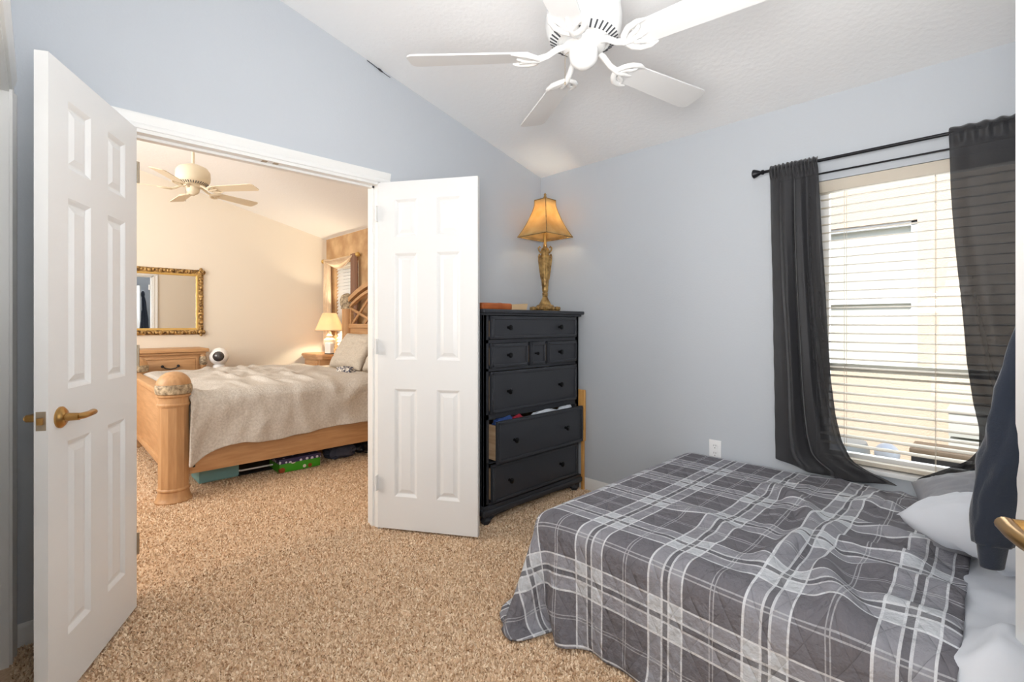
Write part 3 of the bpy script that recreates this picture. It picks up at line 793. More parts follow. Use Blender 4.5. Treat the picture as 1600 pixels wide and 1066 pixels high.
# ------------------------------------------------------------------ black chest of drawers
ch = thing('chest_of_drawers', 'tall black chest of drawers in the corner with two drawers ajar', 'chest of drawers', (0.23, -0.51, 0))
def cx(p0, p1, q0, q1, r0, r1): return (p0-0.23, p1-0.23, q0+0.51, q1+0.51, r0, r1)
DX = 0.42; DY0, DY1 = -0.975, -0.055
bm = B()
box(bm, *cx(0.02, DX, DY0, DY0+0.022, 0.09, 1.285)); box(bm, *cx(0.02, DX, DY1-0.022, DY1, 0.09, 1.285))
box(bm, *cx(0.02, 0.032, DY0, DY1, 0.09, 1.285)); box(bm, *cx(0.02, DX-0.01, DY0, DY1, 0.09, 0.11))
for z0, z1 in ((0.09, 0.128), (0.366, 0.374), (0.636, 0.668), (0.928, 0.946), (1.10, 1.121), (1.27, 1.285)):
    box(bm, *cx(0.03, DX, DY0+0.02, DY1-0.02, z0, z1))
box(bm, *cx(DX-0.02, DX, DY0, DY0+0.043, 0.09, 1.285, ), 0.002); box(bm, *cx(DX-0.02, DX, DY1-0.040, DY1, 0.09, 1.285), 0.002)
for yy in (-0.594, -0.424): box(bm, *cx(0.03, DX, yy-0.010, yy+0.010, 0.946, 1.10))
obj('carcass', bm, M['black'], ch)
bm = B(); box(bm, *cx(0.008, 0.452, DY0-0.024, DY1+0.034, 1.285, 1.308), 0.007, 3); box(bm, *cx(0.012, 0.436, DY0-0.012, DY1+0.018, 1.270, 1.286), 0.005, 2)
obj('top', bm, M['black'], ch)
bm = B(); box(bm, *cx(0.01, 0.445, DY0-0.018, DY1+0.022, 0.062, 0.098), 0.010, 3); box(bm, *cx(0.016, 0.436, DY0-0.01, DY1+0.014, 0.094, 0.118), 0.006, 2)
obj('base_moulding', bm, M['black'], ch)
bm = B()   # scalloped apron
pts = [(DY0, 0.065), (DY1, 0.065), (DY1, 0.02), (DY1-0.05, 0.025), (DY1-0.09, 0.045), (DY1-0.3, 0.055), ((DY0+DY1)/2, 0.05), (DY0+0.3, 0.055), (DY0+0.09, 0.045), (DY0+0.05, 0.025), (DY0, 0.02)]
prism(bm, [(a+0.51, b) for a, b in pts], 'X', DX-0.23-0.012, DX-0.23+0.006); obj('apron', bm, M['black'], ch)
for fx in (0.06, 0.405):
    for fy in (DY0+0.03, DY1-0.03):
        bm = B(); lathe(bm, [(0, 0), (0.016, 0), (0.03, 0.018), (0.032, 0.032), (0.022, 0.046), (0.028, 0.054), (0.03, 0.066), (0, 0.066)], (fx-0.23, fy+0.51, 0), 'Z', 24)
        obj('bun_foot', bm, M['black'], ch)
def drawer(y0, y1, z0, z1, pull, knobs, kr=0.017):
    fx = DX+pull
    d = thing_part = bpy.data.objects.new('drawer', None)
    bm = B()
    f0, f1 = fx-0.23, fx-0.23+0.020
    yy0, yy1 = y0+0.51, y1+0.51
    box(bm, f0, f1, yy0, yy1, z0, z1, 0.004, 2)
    # raised picture-frame moulding round the front
    for a, b, c, e in ((yy0+0.006, yy1-0.006, z1-0.022, z1-0.006), (yy0+0.006, yy1-0.006, z0+0.006, z0+0.022), (yy0+0.006, yy0+0.022, z0+0.006, z1-0.006), (yy1-0.022, yy1-0.006, z0+0.006, z1-0.006)):
        box(bm, f1-0.002, f1+0.007, a, b, c, e, 0.0045, 2)
    # tray behind the front
    box(bm, 0.05-0.23+pull, f0+0.001, yy0+0.012, yy0+0.026, z0+0.015, z1-0.03); box(bm, 0.05-0.23+pull, f0+0.001, yy1-0.026, yy1-0.012, z0+0.015, z1-0.03)
    box(bm, 0.05-0.23+pull, f0+0.001, yy0+0.02, yy1-0.02, z0+0.015, z0+0.022); box(bm, 0.05-0.23+pull, 0.06-0.23+pull, yy0+0.02, yy1-0.02, z0+0.015, z1-0.03)
    bpy.data.objects.remove(d)
    o = obj('drawer', bm, [M['black'], M['drawerwood'], M['worn']], ch)
    me = o.data
    for p in me.polygons:
        if p.center.x < f0-0.001: p.material_index = 1
        elif p.center.x > f1+0.0035 and abs(p.normal.x) < 0.85 and random.random() < 0.35: p.material_index = 2
    for ky in knobs:
        bm = B(); k = kr/0.017
        lathe(bm, [(0, 0), (0.009*k, 0), (0.008*k, 0.006), (0.007*k, 0.014), (0.013*k, 0.019), (0.0165*k, 0.025), (0.0155*k, 0.031), (0.009*k, 0.0345), (0, 0.0355)], (f1-0.001, ky+0.51, (z0+z1)/2), 'X', 24)
        obj('knob', bm, M['knob'], o)
    return o
A0, A1 = -0.929, -0.098
drawer(A0, A1, 1.124, 1.267, 0, (-0.79, -0.297))
drawer(A0, -0.606, 0.949, 1.098, 0, (-0.79,))
drawer(-0.582, -0.436, 0.949, 1.098, 0, (-0.54,), 0.011)
drawer(-0.412, A1, 0.949, 1.098, 0, (-0.298,))
drawer(A0, A1, 0.671, 0.925, 0, (-0.79, -0.297))
drawer(A0, A1, 0.378, 0.632, 0.055, (-0.79, -0.297))
drawer(A0, A1, 0.131, 0.363, 0.010, (-0.79, -0.297))

# clothes peeping out of the ajar drawers
def rag(name, label, cat, ctr, sx, sy, sz, m, seedv, group=None):
    bm = B(); bmesh.ops.create_icosphere(bm, subdivisions=4, radius=1)
    for v in bm.verts:
        n_ = noise.noise(v.co*2.2+Vector((seedv, 0, 0)))*0.35+noise.noise(v.co*5+Vector((0, seedv, 0)))*0.15
        c = v.co*(1+n_); p = [abs(q)**0.7*(1 if q > 0 else -1) for q in c]
        v.co = Vector((ctr[0]+p[0]*sx, ctr[1]+p[1]*sy, ctr[2]+p[2]*sz))
    return tag(obj(name, bm, m), label, cat, group)
rag('folded_garment', 'blue garment poking out of the open drawer at its left end', 'clothes', (0.415, -0.80, 0.585), 0.035, 0.085, 0.052, M['bluecloth'], 1.0)
rag('folded_garment', 'red garment beside the blue one in the open drawer', 'clothes', (0.430, -0.70, 0.582), 0.024, 0.05, 0.052, M['red'], 2.0)
rag('folded_garment', 'pale garment in the middle of the open drawer', 'clothes', (0.420, -0.42, 0.580), 0.03, 0.13, 0.052, M['whitecloth'], 3.0)
rag('folded_garment', 'white garment at the right end of the open drawer', 'clothes', (0.425, -0.21, 0.580), 0.028, 0.07, 0.056, M['whitecloth'], 4.0)
rag('folded_garment', 'dark red garment showing at the right of the lowest drawer', 'clothes', (0.425, -0.17, 0.330), 0.012, 0.06, 0.034, M['red'], 5.0)

# table lamp on the chest
LX, LY, LZ = 0.215, -0.19, 1.308
lp = thing('table_lamp', 'gold column table lamp with square amber shade on the black chest', 'table lamp', (LX, LY, LZ), math.radians(0))
bm = B(); box(bm, -0.085, 0.085, -0.085, 0.085, 0.0, 0.008, 0.003)
for k in range(4):
    a = PI/4+k*PI/2; sphere(bm, (0.088*math.cos(a), 0.088*math.sin(a), 0.020), 0.022, sz=0.9, u=14, v=8)
box(bm, -0.082, 0.082, -0.082, 0.082, 0.012, 0.036, 0.006, 2)
for k in range(4):
    a = k*PI/2
    for q in (-0.045, 0, 0.045):
        c = Vector((0.083, q, 0.022)); c.rotate(Matrix.Rotation(a, 3, 'Z')); sphere(bm, c, 0.013, u=10, v=6)
lathe(bm, [(0, 0.034), (0.068, 0.034), (0.064, 0.046), (0.045, 0.054), (0.036, 0.072), (0.024, 0.094), (0.018, 0.112), (0.022, 0.12), (0.016, 0.128), (0, 0.128)], seg=32)
obj('lamp_base', bm, M['bronze'], lp)
bm = B(); lathe(bm, [(0, 0.125), (0.020, 0.125), (0.022, 0.135), (0.017, 0.142), (0.021, 0.15), (0.0235, 0.165), (0.0225, 0.185), (0.025, 0.19), (0.026, 0.21), (0.040, 0.36), (0.044, 0.395), (0.047, 0.405), (0.040, 0.412), (0.030, 0.425), (0.028, 0.44), (0.034, 0.455), (0.028, 0.468), (0.016, 0.478), (0.014, 0.50), (0, 0.50)], seg=24)
obj('column', bm, M['bronze'], lp)
bm = B()
for k in range(4):
    a = PI/4+k*PI/2; d = Vector((math.cos(a), math.sin(a), 0))
    tube(bm, [d*0.030+Vector((0, 0, 0.24)), d*0.037+Vector((0, 0, 0.31)), d*0.043+Vector((0, 0, 0.38)), d*0.045+Vector((0, 0, 0.41)), d*0.042+Vector((0, 0, 0.43))], [0.003, 0.006, 0.009, 0.009, 0.005], 8)
    tube(bm, [d*0.03+Vector((0, 0, 0.435)), d*0.045+Vector((0, 0, 0.455)), d*0.050+Vector((0, 0, 0.475)), d*0.040+Vector((0, 0, 0.485)), d*0.034+Vector((0, 0, 0.474))], 0.006, 8)
obj('leaf_ornament', bm, M['bronze'], lp)
bm = B(); lathe(bm, [(0, 0.49), (0.0105, 0.49), (0.0105, 0.60), (0.02, 0.605), (0.02, 0.65), (0, 0.65)], seg=18); obj('neck', bm, M['gold'], lp)
bm = B(); sphere(bm, (0, 0, 0.69), 0.03, sz=1.35, u=16, v=12); obj('bulb', bm, M['bulb'], lp)
bm = B(); tube(bm, [(0.018, 0, 0.605), (0.055, 0, 0.66), (0.055, 0, 0.76), (0.0, 0, 0.835)], 0.0022, 6); tube(bm, [(-0.018, 0, 0.605), (-0.055, 0, 0.66), (-0.055, 0, 0.76), (0.0, 0, 0.835)], 0.0022, 6); obj('harp', bm, M['gold'], lp)
bm = B(); lathe(bm, [(0, 0.822), (0.014, 0.824), (0.007, 0.836), (0.013, 0.85), (0.008, 0.864), (0.011, 0.872), (0, 0.886)], seg=16); obj('finial', bm, M['bronze'], lp)
# square bell shade, corners on the axes of the view (rotated with the furniture grid)
S0, S1 = 0.205, 0.078
zb, zt = 0.555, 0.828
prof = [(0.0, 1.0), (0.08, 0.915), (0.2, 0.80), (0.35, 0.68), (0.5, 0.575), (0.7, 0.455), (0.85, 0.39), (1.0, S1/S0)]
# viewer-facing corner: the shade is turned 0.6 deg off the room diagonal
SH_A = math.radians(-45.0)
def shade_bm(off=0.0):
    bm = B(); rings = []
    for tt, s_ in prof:
        z = zb+(zt-zb)*tt; ring = []
        R_ = S0*s_-off
        for k in range(4):
            a0, a1 = SH_A+k*PI/2, SH_A+(k+1)*PI/2
            p0 = Vector((R_*math.cos(a0), R_*math.sin(a0), z)); p1 = Vector((R_*math.cos(a1), R_*math.sin(a1), z))
            for q in range(6):
                ring.append(bm.verts.new(p0.lerp(p1, q/6)))
        rings.append(ring)
    for a, b in zip(rings, rings[1:]):
        n = len(a)
        for i in range(n): bm.faces.new((a[i], a[(i+1) % n], b[(i+1) % n], b[i]))
    return bm
sh = obj('lamp_shade', shade_bm(), M['ambershade'], lp, angle=35); solid(sh, 0.002, 0)
bm = B()
for tt, s_ in (prof[0], prof[-1]):
    R_ = S0*s_; z = zb+(zt-zb)*tt
    pp = [(R_*math.cos(SH_A+k*PI/2), R_*math.sin(SH_A+k*PI/2), z) for k in range(5)]
    for a, b in zip(pp, pp[1:]): tube(bm, [a, b], 0.0035, 8)
for k in range(4):
    a = SH_A+k*PI/2
    tube(bm, [(S0*s_*math.cos(a), S0*s_*math.sin(a), zb+(zt-zb)*tt) for tt, s_ in prof], 0.0028, 8)
obj('shade_trim', bm, M['bronze'], sh)['label'] = 'dark gold braid along the shade edges'
add_light('lamp_glow', 'POINT', (LX, LY, LZ+0.70), 6.0, (1.0, 0.87, 0.66), radius=0.035)

# leather pouch on the chest
pc = thing('leather_pouch', 'orange-brown leather pouch with a pale canvas end on the black chest', 'pouch', (0.24, -0.68, 1.308))
bm = B(); box(bm, -0.07, 0.07, -0.21, 0.06, 0.0, 0.046, 0.018, 4); box(bm, -0.072, 0.072, -0.05, -0.035, 0.0, 0.048, 0.016, 3); obj('pouch_body', bm, M['leather'], pc)
bm = B(); prism(bm, [(0.05, 0.002), (0.20, 0.002), (0.215, 0.05), (0.19, 0.046), (0.10, 0.036), (0.05, 0.042)], 'X', -0.065, 0.065); bmesh.ops.bevel(bm, geom=bm.edges, offset=0.004, segments=2, affect='EDGES'); obj('canvas_end', bm, M['canvas'], pc)['label'] = 'pale canvas end'

# wooden folded table beside the chest
wt = thing('folded_tray_table', 'light wood folded tray table slotted between black chest and window wall', 'tray table', (0.42, -0.03, 0))
bm = B(); box(bm, -0.33, 0.047, -0.012, 0.008, 0.36, 0.735, 0.009, 3); obj('table_board', bm, M['woodlight'], wt)
bm = B(); box(bm, 0.012, 0.036, -0.010, 0.006, 0.0, 0.37, 0.003); obj('leg', bm, M['woodlight'], wt)
bm = B(); box(bm, -0.30, -0.276, -0.010, 0.006, 0.0, 0.37, 0.003); obj('leg', bm, M['woodlight'], wt)

# ------------------------------------------------------------------ draped cloth (position based dynamics on a grid)
def drape(P, flat, boxes, steps=80, iters=20, wall_y=None, floor=0.012, bend=0.25, rad=0.045):
    """settle a cloth grid P (rest lengths taken from its flat layout) over rounded boxes"""
    nu, nv = P.shape[:2]; X = P.copy(); V0 = X.copy()
    cons = []
    def add(a, b, k): cons.append((a, b, np.linalg.norm(flat[b]-flat[a], axis=-1, keepdims=True), k))
    al = slice(None)
    for par in range(2):
        ia = np.arange(par, nu-1, 2); ja = np.arange(par, nv-1, 2)
        add((ia, al), (ia+1, al), 1.0); add((al, ja), (al, ja+1), 1.0)
    for par in range(4):
        ia = np.arange(par, nu-2, 4); ja = np.arange(par, nv-2, 4)
        add((ia, al), (ia+2, al), bend); add((al, ja), (al, ja+2), bend)
    for par in range(2):
        ia = np.arange(par, nu-1, 2)
        for pj in range(2):
            ja = np.arange(pj, nv-1, 2)
            add(np.ix_(ia, ja), np.ix_(ia+1, ja+1), 0.2); add(np.ix_(ia+1, ja), np.ix_(ia, ja+1), 0.2)
    dt = 1/60.
    for st in range(steps):
        Vv = (X-V0)*0.93
        V0 = X.copy()
        X = X+Vv; X[..., 2] -= 9.8*dt*dt
        topc = np.zeros((nu, nv), bool)
        for it in range(iters):
            for a, b, L, k in cons:
                D = X[b]-X[a]; ln = np.linalg.norm(D, axis=-1, keepdims=True)
                c = D*((ln-L)/np.maximum(ln, 1e-6))*0.5*k
                X[a] = X[a]+c; X[b] = X[b]-c
            for bx in boxes:
                lo = np.array(bx[0]); hi = np.array(bx[1]); rd = bx[2] if len(bx) > 2 else rad
                ctr = (lo+hi)/2; hf = (hi-lo)/2-rd
                q = X-ctr; s_ = np.sign(q); d = np.abs(q)-hf
                out = np.maximum(d, 0); ol_ = np.linalg.norm(out, axis=-1)
                ins = np.max(d, -1) < 0
                dist = np.where(ins, np.max(d, -1), ol_)-rd
                m = dist < 0.006
                if m.any():
                    nin = np.eye(3)[np.argmax(d, -1)]*s_
                    nrm = np.where(ins[..., None], nin, out/np.maximum(ol_[..., None], 1e-9)*s_)
                    X = np.where(m[..., None], X+nrm*(0.006-dist)[..., None], X)
                    topc |= m & (nrm[..., 2] > 0.8)
            f = X[..., 2] < floor
            X[..., 2] = np.where(f, floor, X[..., 2])
            if wall_y is not None: X[..., 1] = np.minimum(X[..., 1], wall_y)
        X[..., :2] = np.where(topc[..., None], V0[..., :2]+(X[..., :2]-V0[..., :2])*0.12, X[..., :2])
        V0 = np.where(topc[..., None], X, V0)
    return X

def lay(nu, nv, x0, y0, rs, ex, ey, zt, crn=0.75, side=0.014):
    """flat layout of a cloth with its two free corners a little rounded, and a first folded-down guess over the edges x=ex, y=ey"""
    flat = np.zeros((nu, nv, 3)); P = np.zeros((nu, nv, 3)); ox = max(1e-6, ex[0]*(ex[1]-x0)) ; oy = max(1e-6, ey-y0)
    for i in range(nu):
        for j in range(nv):
            x = x0+i*rs; y = y0+j*rs
            a = max(0, (ex[1]-x)*ex[0]) if ex[0] > 0 else max(0, x-ex[1])
            b = max(0, ey-y)
            A = abs(ox) if ex[0] > 0 else (x0+(nu-1)*rs-ex[1])
            if a > 0 and b > 0:
                p, q = a/A, b/oy
                a2 = a*(1-crn+crn*math.sqrt(1-q*q/2)); b2 = b*(1-crn+crn*math.sqrt(1-p*p/2))
            else: a2, b2 = a, b
            sx = -1 if ex[0] > 0 else 1
            fx = ex[1]+sx*a2 if a > 0 else x; fy = ey-b2 if b > 0 else y
            flat[i, j] = (fx, fy, 0)
            r = math.hypot(a2, b2)
            if r > 0:
                k = side+0.10*(a2*b2)/(A*oy)*2
                P[i, j] = ((ex[1]+sx*a2/r*k) if a > 0 else x, (ey-b2/r*k) if b > 0 else y, zt-r+0.01)
            else: P[i, j] = (x, y, zt)
    return flat, P

def fnoise(x, y, s, seedv): return noise.noise(Vector((x*s, y*s, seedv)))

# plaid bed ------------------------------------------------------
bed = thing('bed_mattress', 'low mattress and box base under the plaid quilt', 'mattress', (2.18, -0.74, 0))
BX0, BX1, BY0, BY1, BZ = 1.245, 3.20, -1.425, -0.045, 0.435
bm = B(); box(bm, BX0-2.18+0.01, BX1-2.18, BY0+0.74+0.008, BY1+0.74-0.008, 0.012, 0.20, 0.02, 3); obj('box_base', bm, M['sheet'], bed)
bm = B(); box(bm, BX0-2.18, BX1-2.18, BY0+0.74, BY1+0.74, 0.20, BZ, 0.045, 4); obj('mattress_top', bm, M['sheet'], bed)

rs = 0.029
qx0, qx1, qy0, qy1 = BX0-0.32, 2.605, BY0-0.365, -0.030
nu = int((qx1-qx0)/rs)+1; nv = int((qy1-qy0)/rs)+1
FL, P = lay(nu, nv, qx0, qy0, rs, (1, BX0), BY0, BZ+0.008, 0.95)
UV = FL[..., :2]-np.array([BX0, BY0])
for i in range(nu):
    for j in range(nv):
        x, y = FL[i, j, :2]
        k = min(1, max(0, (x-1.70)/0.9))
        P[i, j, 0] -= 0.075*k               # pushed down the bed by whoever slept in it
        if y > BY0:
            P[i, j, 1] -= 0.02*k*(y-BY0)
            P[i, j, 2] += 0.035*k*max(0, fnoise(x+0.4*y, y, 7, 3.1))+0.015*k*fnoise(x, y, 17, 5.0)+0.002*fnoise(x, y, 9, 1)
        else: P[i, j, 1] -= 0.004*(1+math.sin(x*13+2*math.sin(x*5)))
Q = drape(P, FL, [((BX0, BY0, 0.0), (BX1+0.6, BY1, BZ))], steps=110, iters=18, wall_y=-0.012, floor=0.015, bend=0.10)
# small crumples kept by the quilted cotton, stronger towards the pillows
dq = np.zeros((nu, nv))
CREASE = [((1.86, -0.42), (2.08, -0.60), 0.035, 0.035), ((2.08, -0.60), (2.16, -0.86), 0.04, 0.03), ((2.16, -0.86), (2.12, -1.20), 0.045, 0.032), ((2.20, -0.72), (2.24, -1.05), 0.035, 0.026), ((2.24, -1.05), (2.36, -1.36), 0.04, 0.032),
          ((2.28, -0.62), (2.50, -0.70), 0.03, 0.028), ((2.26, -0.84), (2.50, -0.88), 0.03, 0.03), ((2.34, -1.02), (2.54, -1.02), 0.028, 0.028), ((1.70, -0.95), (1.98, -1.05), 0.022, 0.04), ((2.40, -0.30), (2.20, -0.42), 0.022, 0.03), ((2.42, -1.20), (2.55, -1.22), 0.03, 0.03)]
for i in range(nu):
    for j in range(nv):
        x, y = UV[i, j]
        k = min(1, max(0.12, (x-0.35)/0.6)) * (1 if Q[i, j, 2] > BZ-0.03 else 0.35)
        r1 = 1-abs(noise.noise(Vector((x*4.2+y*3.0, y*3.4-x*2.2, 2.2))))*2.2
        r2 = 1-abs(noise.noise(Vector((x*9+y*3, y*8+x*6, 8.2))))*2.2
        r3 = noise.noise(Vector((x*17, y*15, 3.3)))
        cr_ = 0.0
        if Q[i, j, 2] > BZ-0.08:
            for pa, pb, hh, ww in CREASE:
                ax, ay = pa; bx_, by_ = pb; tt = ((x+BX0-ax)*(bx_-ax)+(y+BY0-ay)*(by_-ay))/((bx_-ax)**2+(by_-ay)**2)
                t2 = min(1, max(0, tt)); dd = math.hypot(x+BX0-ax-t2*(bx_-ax)+0.02*noise.noise(Vector((x*6, y*6, hh*99))), y+BY0-ay-t2*(by_-ay))
                cr_ = max(cr_, 1.35*hh*math.exp(-(dd/ww)**2)*(0.45+0.55*math.sin(PI*t2)))
        dq[i, j] = cr_+k*(0.030*max(0, r1-0.35)**1.3+0.015*max(0, r2-0.3)+0.004*r3)
Nn = np.cross(np.gradient(Q, axis=0), np.gradient(Q, axis=1)); Nn /= np.maximum(np.linalg.norm(Nn, axis=-1, keepdims=True), 1e-9)
Q = Q+Nn*dq[..., None]
q = obj('quilt', grid_mesh('quilt', Q, UV), M['plaid'], angle=180)
subsurf(q, 2); solid(q, 0.007, 1)
tag(q, 'rumpled grey and white plaid quilt spread over the low bed', 'quilt')

def pillow(name, label, ctr, L, W_, T, rot, m, seedv, wr=0.010, nw=46, cat='pillow'):
    bm = B(); n = nw
    tops = {}
    for s_ in (1, -1):
        for i in range(n+1):
            for j in range(n+1):
                u = -1+2*i/n; v = -1+2*j/n
                edge = (i in (0, n)) or (j in (0, n))
                if s_ == -1 and edge: tops[(s_, i, j)] = tops[(1, i, j)]; continue
                pin = 1-0.05*(1-u*u)*abs(v)**3; pin2 = 1-0.05*(1-v*v)*abs(u)**3
                h = ((1-abs(u)**3.2)*(1-abs(v)**3.2))**0.5
                wn = noise.noise(Vector((u*2.4+seedv, v*2.4, s_)))*wr*1.5 + (1-abs(noise.noise(Vector((u*4+v*2+seedv, v*5-u, s_*2.0))))*2)*wr*0.9*(0.4+h)
                p = Vector((u*L/2*pin2, v*W_/2*pin, s_*(T/2*h)+(wn if not edge else wn*0.8)))
                tops[(s_, i, j)] = bm.verts.new(p)
    for s_ in (1, -1):
        for i in range(n):
            for j in range(n):
                f = [tops[(s_, i, j)], tops[(s_, i+1, j)], tops[(s_, i+1, j+1)], tops[(s_, i, j+1)]]
                if len(set(f)) == 4:
                    try: bm.faces.new(f if s_ == 1 else f[::-1])
                    except ValueError: pass
    o = obj(name, bm, m, angle=180)
    o.location = ctr; o.rotation_euler = rot
    return tag(o, label, cat)
pillow('bed_pillow', 'grey bed pillow nearest the window on the plaid bed', (2.615, -0.42, 0.545), 0.50, 0.62, 0.17, (math.radians(6), math.radians(-14), math.radians(8)), M['greycloth'], 1.0)
pillow('bed_pillow', 'white bed pillow lying on the grey one under the hoodie sleeve', (2.785, -0.79, 0.60), 0.66, 0.56, 0.23, (math.radians(-4), math.radians(-8), math.radians(-36)), M['sheet'], 5.0, wr=0.018)

# rumpled top sheet at the head of the bed
n1, n2 = 60, 70
P = np.zeros((n1, n2, 3))
for i in range(n1):
    for j in range(n2):
        x = 2.44+0.77*i/(n1-1); y = -1.455+1.05*j/(n2-1)
        e = min(1, max(0, (x-2.525)/0.09))
        wv = (1-abs(noise.noise(Vector((x*2.2+y*5, y*3.2-x*3, 4.4))))*2)
        z = BZ+0.012+e*(0.012+0.055*max(0, wv)**1.5+0.025*noise.noise(Vector((x*3, y*3, 9)))+0.016*max(0, (1-abs(noise.noise(Vector((x*5+y*7, y*6-x*4, 1.7))))*2.2)))
        x2 = x
        if y < BY0+0.04: z -= (BY0+0.04-y)*1.2
        P[i, j] = (x2, y, max(z, BZ+0.006 if y > BY0+0.05 else z))
o = obj('bed_sheet', grid_mesh('bed_sheet', P), M['sheet'], angle=180); subsurf(o, 1); solid(o, 0.002, 1)
tag(o, 'white crumpled sheet at the head of the plaid bed below the pillows', 'bed sheet')

# ------------------------------------------------------------------ hoodie hung on the door at the right edge
hd = thing('hoodie', 'navy hoodie hanging from the door at the right edge', 'hoodie', (2.66, -1.27, 1.9))
def hrel(pts): return [tuple(Vector(p)-Vector((2.66, -1.27, 1.9))) for p in pts]
def cloth_tube(bm, pts, rad, seg=40, flat=0.6, ang=0.0, wr=0.006, sd=0.0):
    rings = []; n = len(pts)
    ca, sa = math.cos(ang), math.sin(ang)
    for i, p in enumerate(pts):
        ring = []
        for k in range(seg):
            a = 2*PI*k/seg; r_ = rad[i]
            lx, ly = r_*math.cos(a), r_*flat*math.sin(a)
            nn = 1+wr/0.05*noise.noise(Vector((math.cos(a)*1.6+sd, math.sin(a)*1.6, p[2]*5)))+0.5*wr/0.05*noise.noise(Vector((math.cos(a)*3+sd, math.sin(a)*3, p[2]*16)))
            ring.append(bm.verts.new((p[0]+(lx*ca-ly*sa)*nn, p[1]+(lx*sa+ly*ca)*nn, p[2])))
        rings.append(ring)
    for a, b in zip(rings, rings[1:]):
        for k in range(seg): bm.faces.new((a[k], a[(k+1) % seg], b[(k+1) % seg], b[k]))
    bm.faces.new(rings[0]); bm.faces.new(rings[-1])
    return bm
def spline(keys, n):
    ts = np.linspace(0, 1, len(keys)); tt = np.linspace(0, 1, n); K = np.array(keys, float)
    # smooth interpolation
    out = np.stack([np.interp(tt, ts, K[:, c]) for c in range(K.shape[1])], -1)
    for _ in range(3): out[1:-1] = (out[:-2]+2*out[1:-1]+out[2:])/4
    return out
k = spline([(2.700, -1.225, 1.86, 0.025), (2.715, -1.205, 1.70, 0.045), (2.725, -1.19, 1.45, 0.058), (2.725, -1.18, 1.25, 0.068), (2.72, -1.175, 1.0, 0.078), (2.715, -1.17, 0.84, 0.080), (2.715, -1.17, 0.75, 0.076)], 40)
bm = B(); cloth_tube(bm, hrel(k[:, :3]), list(k[:, 3]), flat=0.75, ang=math.radians(40)); obj('hoodie_body', bm, M['navy'], hd, angle=180)
k = spline([(2.715, -1.23, 1.50, 0.028), (2.690, -1.235, 1.35, 0.036), (2.668, -1.24, 1.20, 0.046), (2.647, -1.245, 1.05, 0.054), (2.627, -1.255, 0.92, 0.058), (2.607, -1.262, 0.82, 0.055), (2.596, -1.268, 0.74, 0.047), (2.592, -1.27, 0.70, 0.038)], 40)
bm = B(); cloth_tube(bm, hrel(k[:, :3]), list(k[:, 3]), flat=0.7, ang=math.radians(30), sd=3, wr=0.016); obj('sleeve', bm, M['navy'], hd, angle=180)
k = spline([(2.590, -1.27, 0.705, 0.033), (2.589, -1.27, 0.69, 0.031), (2.588, -1.27, 0.66, 0.027), (2.588, -1.27, 0.645, 0.025)], 12)
bm = B(); cloth_tube(bm, hrel(k[:, :3]), list(k[:, 3]), flat=0.7, ang=math.radians(45), wr=0.002); obj('cuff', bm, M['navy'], hd, angle=180)
bm = B(); sphere(bm, hrel([(2.705, -1.225, 1.86)])[0], 0.06, sx=0.7, sy=0.6, sz=1.3); obj('hood', bm, M['navy'], hd)

# ------------------------------------------------------------------ far room: bed
FX, HX = -1.405, -3.44            # near and far post lines
PY = -2.215
mb = thing('carved_bed', 'honey wood four-post bed with carved bands in the far room', 'bed', (-2.42, -1.15, 0))
def br(x, y, z): return (x+2.42, y+1.15, z)
def bbx(x0, x1, y0, y1, z0, z1): return (x0+2.42, x1+2.42, y0+1.15, y1+1.15, z0, z1)
def foot_post(x, y):
    bm = B(); c = br(x, y, 0)
    lathe(bm, [(0, 0), (0.108, 0), (0.111, 0.012), (0.106, 0.022), (0.100, 0.03), (0.094, 0.05), (0.090, 0.075), (0.096, 0.083), (0.096, 0.092), (0.088, 0.1)], c, 'Z', 36)
    lathe(bm, [(0.090, 0.098), (0.091, 0.66), (0.086, 0.665)], c, 'Z', 12)
    lathe(bm, [(0.0, 0.655), (0.096, 0.655), (0.098, 0.668), (0.092, 0.676), (0.088, 0.70), (0.090, 0.715), (0.100, 0.722), (0.100, 0.734), (0.094, 0.738), (0, 0.738)], c, 'Z', 36)
    o = obj('foot_post', bm, M['oak'], mb, angle=25)
    bm = B(); lathe(bm, [(0.094, 0.736), (0.105, 0.742), (0.109, 0.765), (0.109, 0.785), (0.105, 0.80), (0.094, 0.806)], c, 'Z', 40)
    obj('carved_band', bm, M['carved'], o)['label'] = 'carved pewter-coloured band'
    bm = B(); lathe(bm, [(0, 0.80), (0.102, 0.803), (0.100, 0.815), (0.092, 0.838), (0.074, 0.862), (0.048, 0.880), (0.022, 0.888), (0, 0.890)], c, 'Z', 36)
    obj('post_cap', bm, M['oak'], o)
foot_post(FX, PY); foot_post(HX, PY+0.02)
bm = B(); box(bm, *bbx(HX+0.07, FX-0.07, PY-0.03, PY+0.03, 0.20, 0.70), 0.006); box(bm, *bbx(HX+0.07, FX-0.07, PY-0.05, PY+0.05, 0.69, 0.735), 0.014, 3); box(bm, *bbx(HX+0.07, FX-0.07, PY-0.045, PY+0.045, 0.19, 0.24), 0.01)
obj('footboard', bm, M['oakh'], mb)
bm = B(); box(bm, *bbx(FX-0.03, FX+0.01, PY+0.07, -0.10, 0.162, 0.44), 0.006)
sr = obj('side_rail', bm, M['oakh'], mb)
for z in (0.215, 0.275):
    bm = B(); lathe(bm, [(0, 0.0), (0.010, 0.0), (0.010, 0.003), (0, 0.004)], br(FX+0.009, PY+0.115, z), 'X', 16)
    obj('bolt_hole', bm, M['hole'], sr)['label'] = 'dark round bolt hole'
